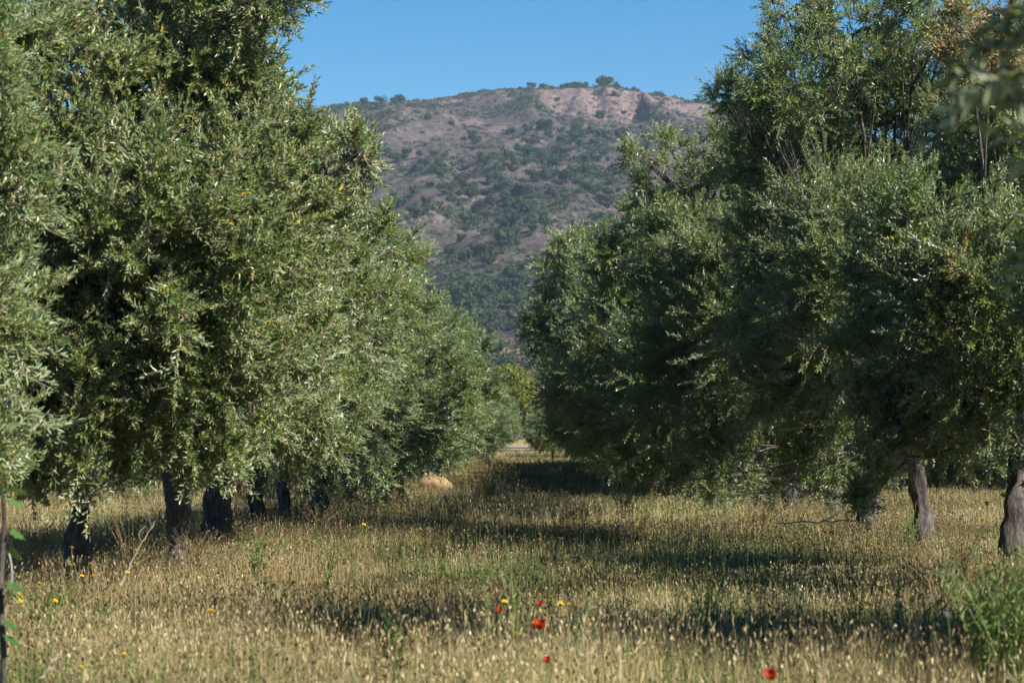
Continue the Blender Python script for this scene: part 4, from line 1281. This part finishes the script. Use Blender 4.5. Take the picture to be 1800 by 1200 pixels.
def build_vine():
    r = np.random.default_rng(70)
    d = 13.0; x = (4 - VPX) / FPX * d
    base = (x, d, float(ground_z(x, d)))
    root = empty('grape_vine', base); tag(root, 'vine with dark green lobed leaves climbing the thin stake at the left edge', 'vine')
    sm = MB(); h = 1.05
    V, F = tube(np.array([[0, 0, -.05], [.012, 0, .3], [-.008, 0, .6], [.01, 0, .85], [0, 0, h]]), [.016, .015, .014, .012, .006], 9, .2); sm.add(V, F, 0, .5, True)
    sm.build('stem', M_BARK, root)
    wm = MB(); pl = [[.018 + .03 * math.sin(t), -.01, .52 + t * .09] for t in np.linspace(0, 2.6, 12)]
    V, F = tube(pl, np.full(12, .0035), 6); wm.add(V, F, 0, .5, True)
    wm.build('tie_wire', metal_material(), root)
    outline = [(0, 0), (.28, -.10), (.52, .08), (.40, .22), (.62, .45), (.38, .52), (.30, .80), (.12, .74), (0, 1.05), (-.12, .74), (-.30, .80), (-.38, .52), (-.62, .45), (-.40, .22), (-.52, .08), (-.28, -.10)]
    for k in range(13):
        z = .30 + .066 * k + r.uniform(-.02, .02); s = r.uniform(.065, .10)
        side = 1 if k % 3 else -1
        a = r.uniform(-.6, .6) + (0 if side > 0 else math.pi)
        c, sn = math.cos(a), math.sin(a)
        O = np.array([.01 * c, .01 * sn, z]); E = O + np.array([c * .035, sn * .035, .015])
        lm = MB()
        V, F = prisms(O[None], E[None], .0022, .0016, 4); lm.add(V, F, 0, .6)
        down = r.uniform(-.9, -.2)
        ax = unit(np.array([c * math.cos(down), sn * math.cos(down), math.sin(down)])); sd = unit(np.cross(ax, np.array([0, 0, 1.])) + r.normal(size=3) * .25); nn = np.cross(sd, ax)
        V = [E + ax * s * .42 - nn * s * .06] + [E + sd * s * u + ax * s * v - nn * s * .22 * (u * u) - nn * s * .10 * v * v for u, v in outline]
        m = len(outline)
        F = [(0, 1 + i, 1 + (i + 1) % m) for i in range(m)]
        lm.add(np.array(V), np.array(F), 0, float(np.clip(r.normal(.45, .2), 0, 1)))
        lm.build('leaf', M_VINE, root)


# ------------------------------------------------------------------ air, light, camera
def build_air():
    x0, x1, y0, y1, z0, z1 = -2600, 2600, -2600, 2600, -1.6, 235
    V = [(x, y, z) for z in (z0, z1) for y in (y0, y1) for x in (x0, x1)]
    F = [(0, 2, 3, 1), (4, 5, 7, 6), (0, 1, 5, 4), (2, 6, 7, 3), (0, 4, 6, 2), (1, 3, 7, 5)]
    mb = MB(); mb.add(V, np.array(F), 0)
    m = bpy.data.materials.new('haze'); m.use_nodes = True
    nt = m.node_tree; nt.nodes.clear()
    out = nt.nodes.new('ShaderNodeOutputMaterial'); pv = nt.nodes.new('ShaderNodeVolumePrincipled')
    pv.inputs['Color'].default_value = (.55, .72, 1.0, 1)
    pv.inputs['Density'].default_value = HAZE
    pv.inputs['Anisotropy'].default_value = .0
    nt.links.new(pv.outputs[0], out.inputs['Volume'])
    o = mb.build('haze', m)
    tag(o, 'thin bluish air over the grove and mountain', 'haze', kind='stuff')


HAZE = 1.05e-4


def build_light():
    w = bpy.data.worlds.new('World'); scene.world = w; w.use_nodes = True
    nt = w.node_tree; nt.nodes.clear()
    out = nt.nodes.new('ShaderNodeOutputWorld'); bg = nt.nodes.new('ShaderNodeBackground')
    sky = nt.nodes.new('ShaderNodeTexSky'); sky.sky_type = 'NISHITA'; sky.sun_disc = False
    sky.sun_elevation = R(SUN_EL); sky.sun_rotation = R(SUN_AZ)
    sky.altitude = 1200; sky.air_density = 1.0; sky.dust_density = .0; sky.ozone_density = 3.0
    hs = nt.nodes.new('ShaderNodeHueSaturation'); hs.inputs['Saturation'].default_value = 1.52
    nt.links.new(sky.outputs[0], hs.inputs['Color']); nt.links.new(hs.outputs[0], bg.inputs[0]); bg.inputs[1].default_value = .051
    nt.links.new(bg.outputs[0], out.inputs[0])
    sd = bpy.data.lights.new('sun', 'SUN'); sd.energy = 5.0; sd.angle = R(.53); sd.color = (1.0, .945, .85)
    so = link('sun', sd)
    az, el = R(SUN_AZ), R(SUN_EL)
    to_sun = Vector((math.sin(az) * math.cos(el), math.cos(az) * math.cos(el), math.sin(el)))
    so.rotation_euler = to_sun.to_track_quat('Z', 'Y').to_euler()
    so.location = to_sun * 60


def build_camera():
    cd = bpy.data.cameras.new('camera'); co = link('camera', cd)
    cd.sensor_width = 36; cd.lens = FPX / 1800 * 36
    cd.clip_end = 9000; cd.clip_start = .5
    pitch = math.atan((VPY - 600) / FPX); yaw = math.atan((VPX - 900) / FPX)
    co.location = (0, 0, CAM_H)
    co.rotation_euler = (math.pi / 2 + pitch, 0, yaw)
    cd.dof.use_dof = True; cd.dof.focus_distance = 36; cd.dof.aperture_fstop = 6.3
    scene.camera = co


def settings():
    vs = scene.view_settings
    scene.display_settings.display_device = 'sRGB'
    vs.view_transform = 'Standard'; vs.look = 'None'; vs.gamma = 1; vs.use_curve_mapping = False
    vs.exposure = 1.2
    c = scene.cycles
    c.max_bounces = 6; c.diffuse_bounces = 2; c.glossy_bounces = 2; c.transmission_bounces = 2; c.transparent_max_bounces = 4; c.volume_bounces = 0
    c.use_denoising = True; c.denoiser = 'OPENIMAGEDENOISE'; c.denoising_input_passes = 'RGB_ALBEDO_NORMAL'; c.denoising_prefilter = 'ACCURATE'
    c.use_adaptive_sampling = True; c.adaptive_threshold = .02


build_camera()
settings()
build_light()
build_ground()
build_road()
build_mountain()
build_mountain_trees()
build_alley_end()
build_near_trees()
build_far_trees()
build_grass()
build_flowers()
build_weeds()
build_deadwood()
build_rock()
build_vine()
build_air()
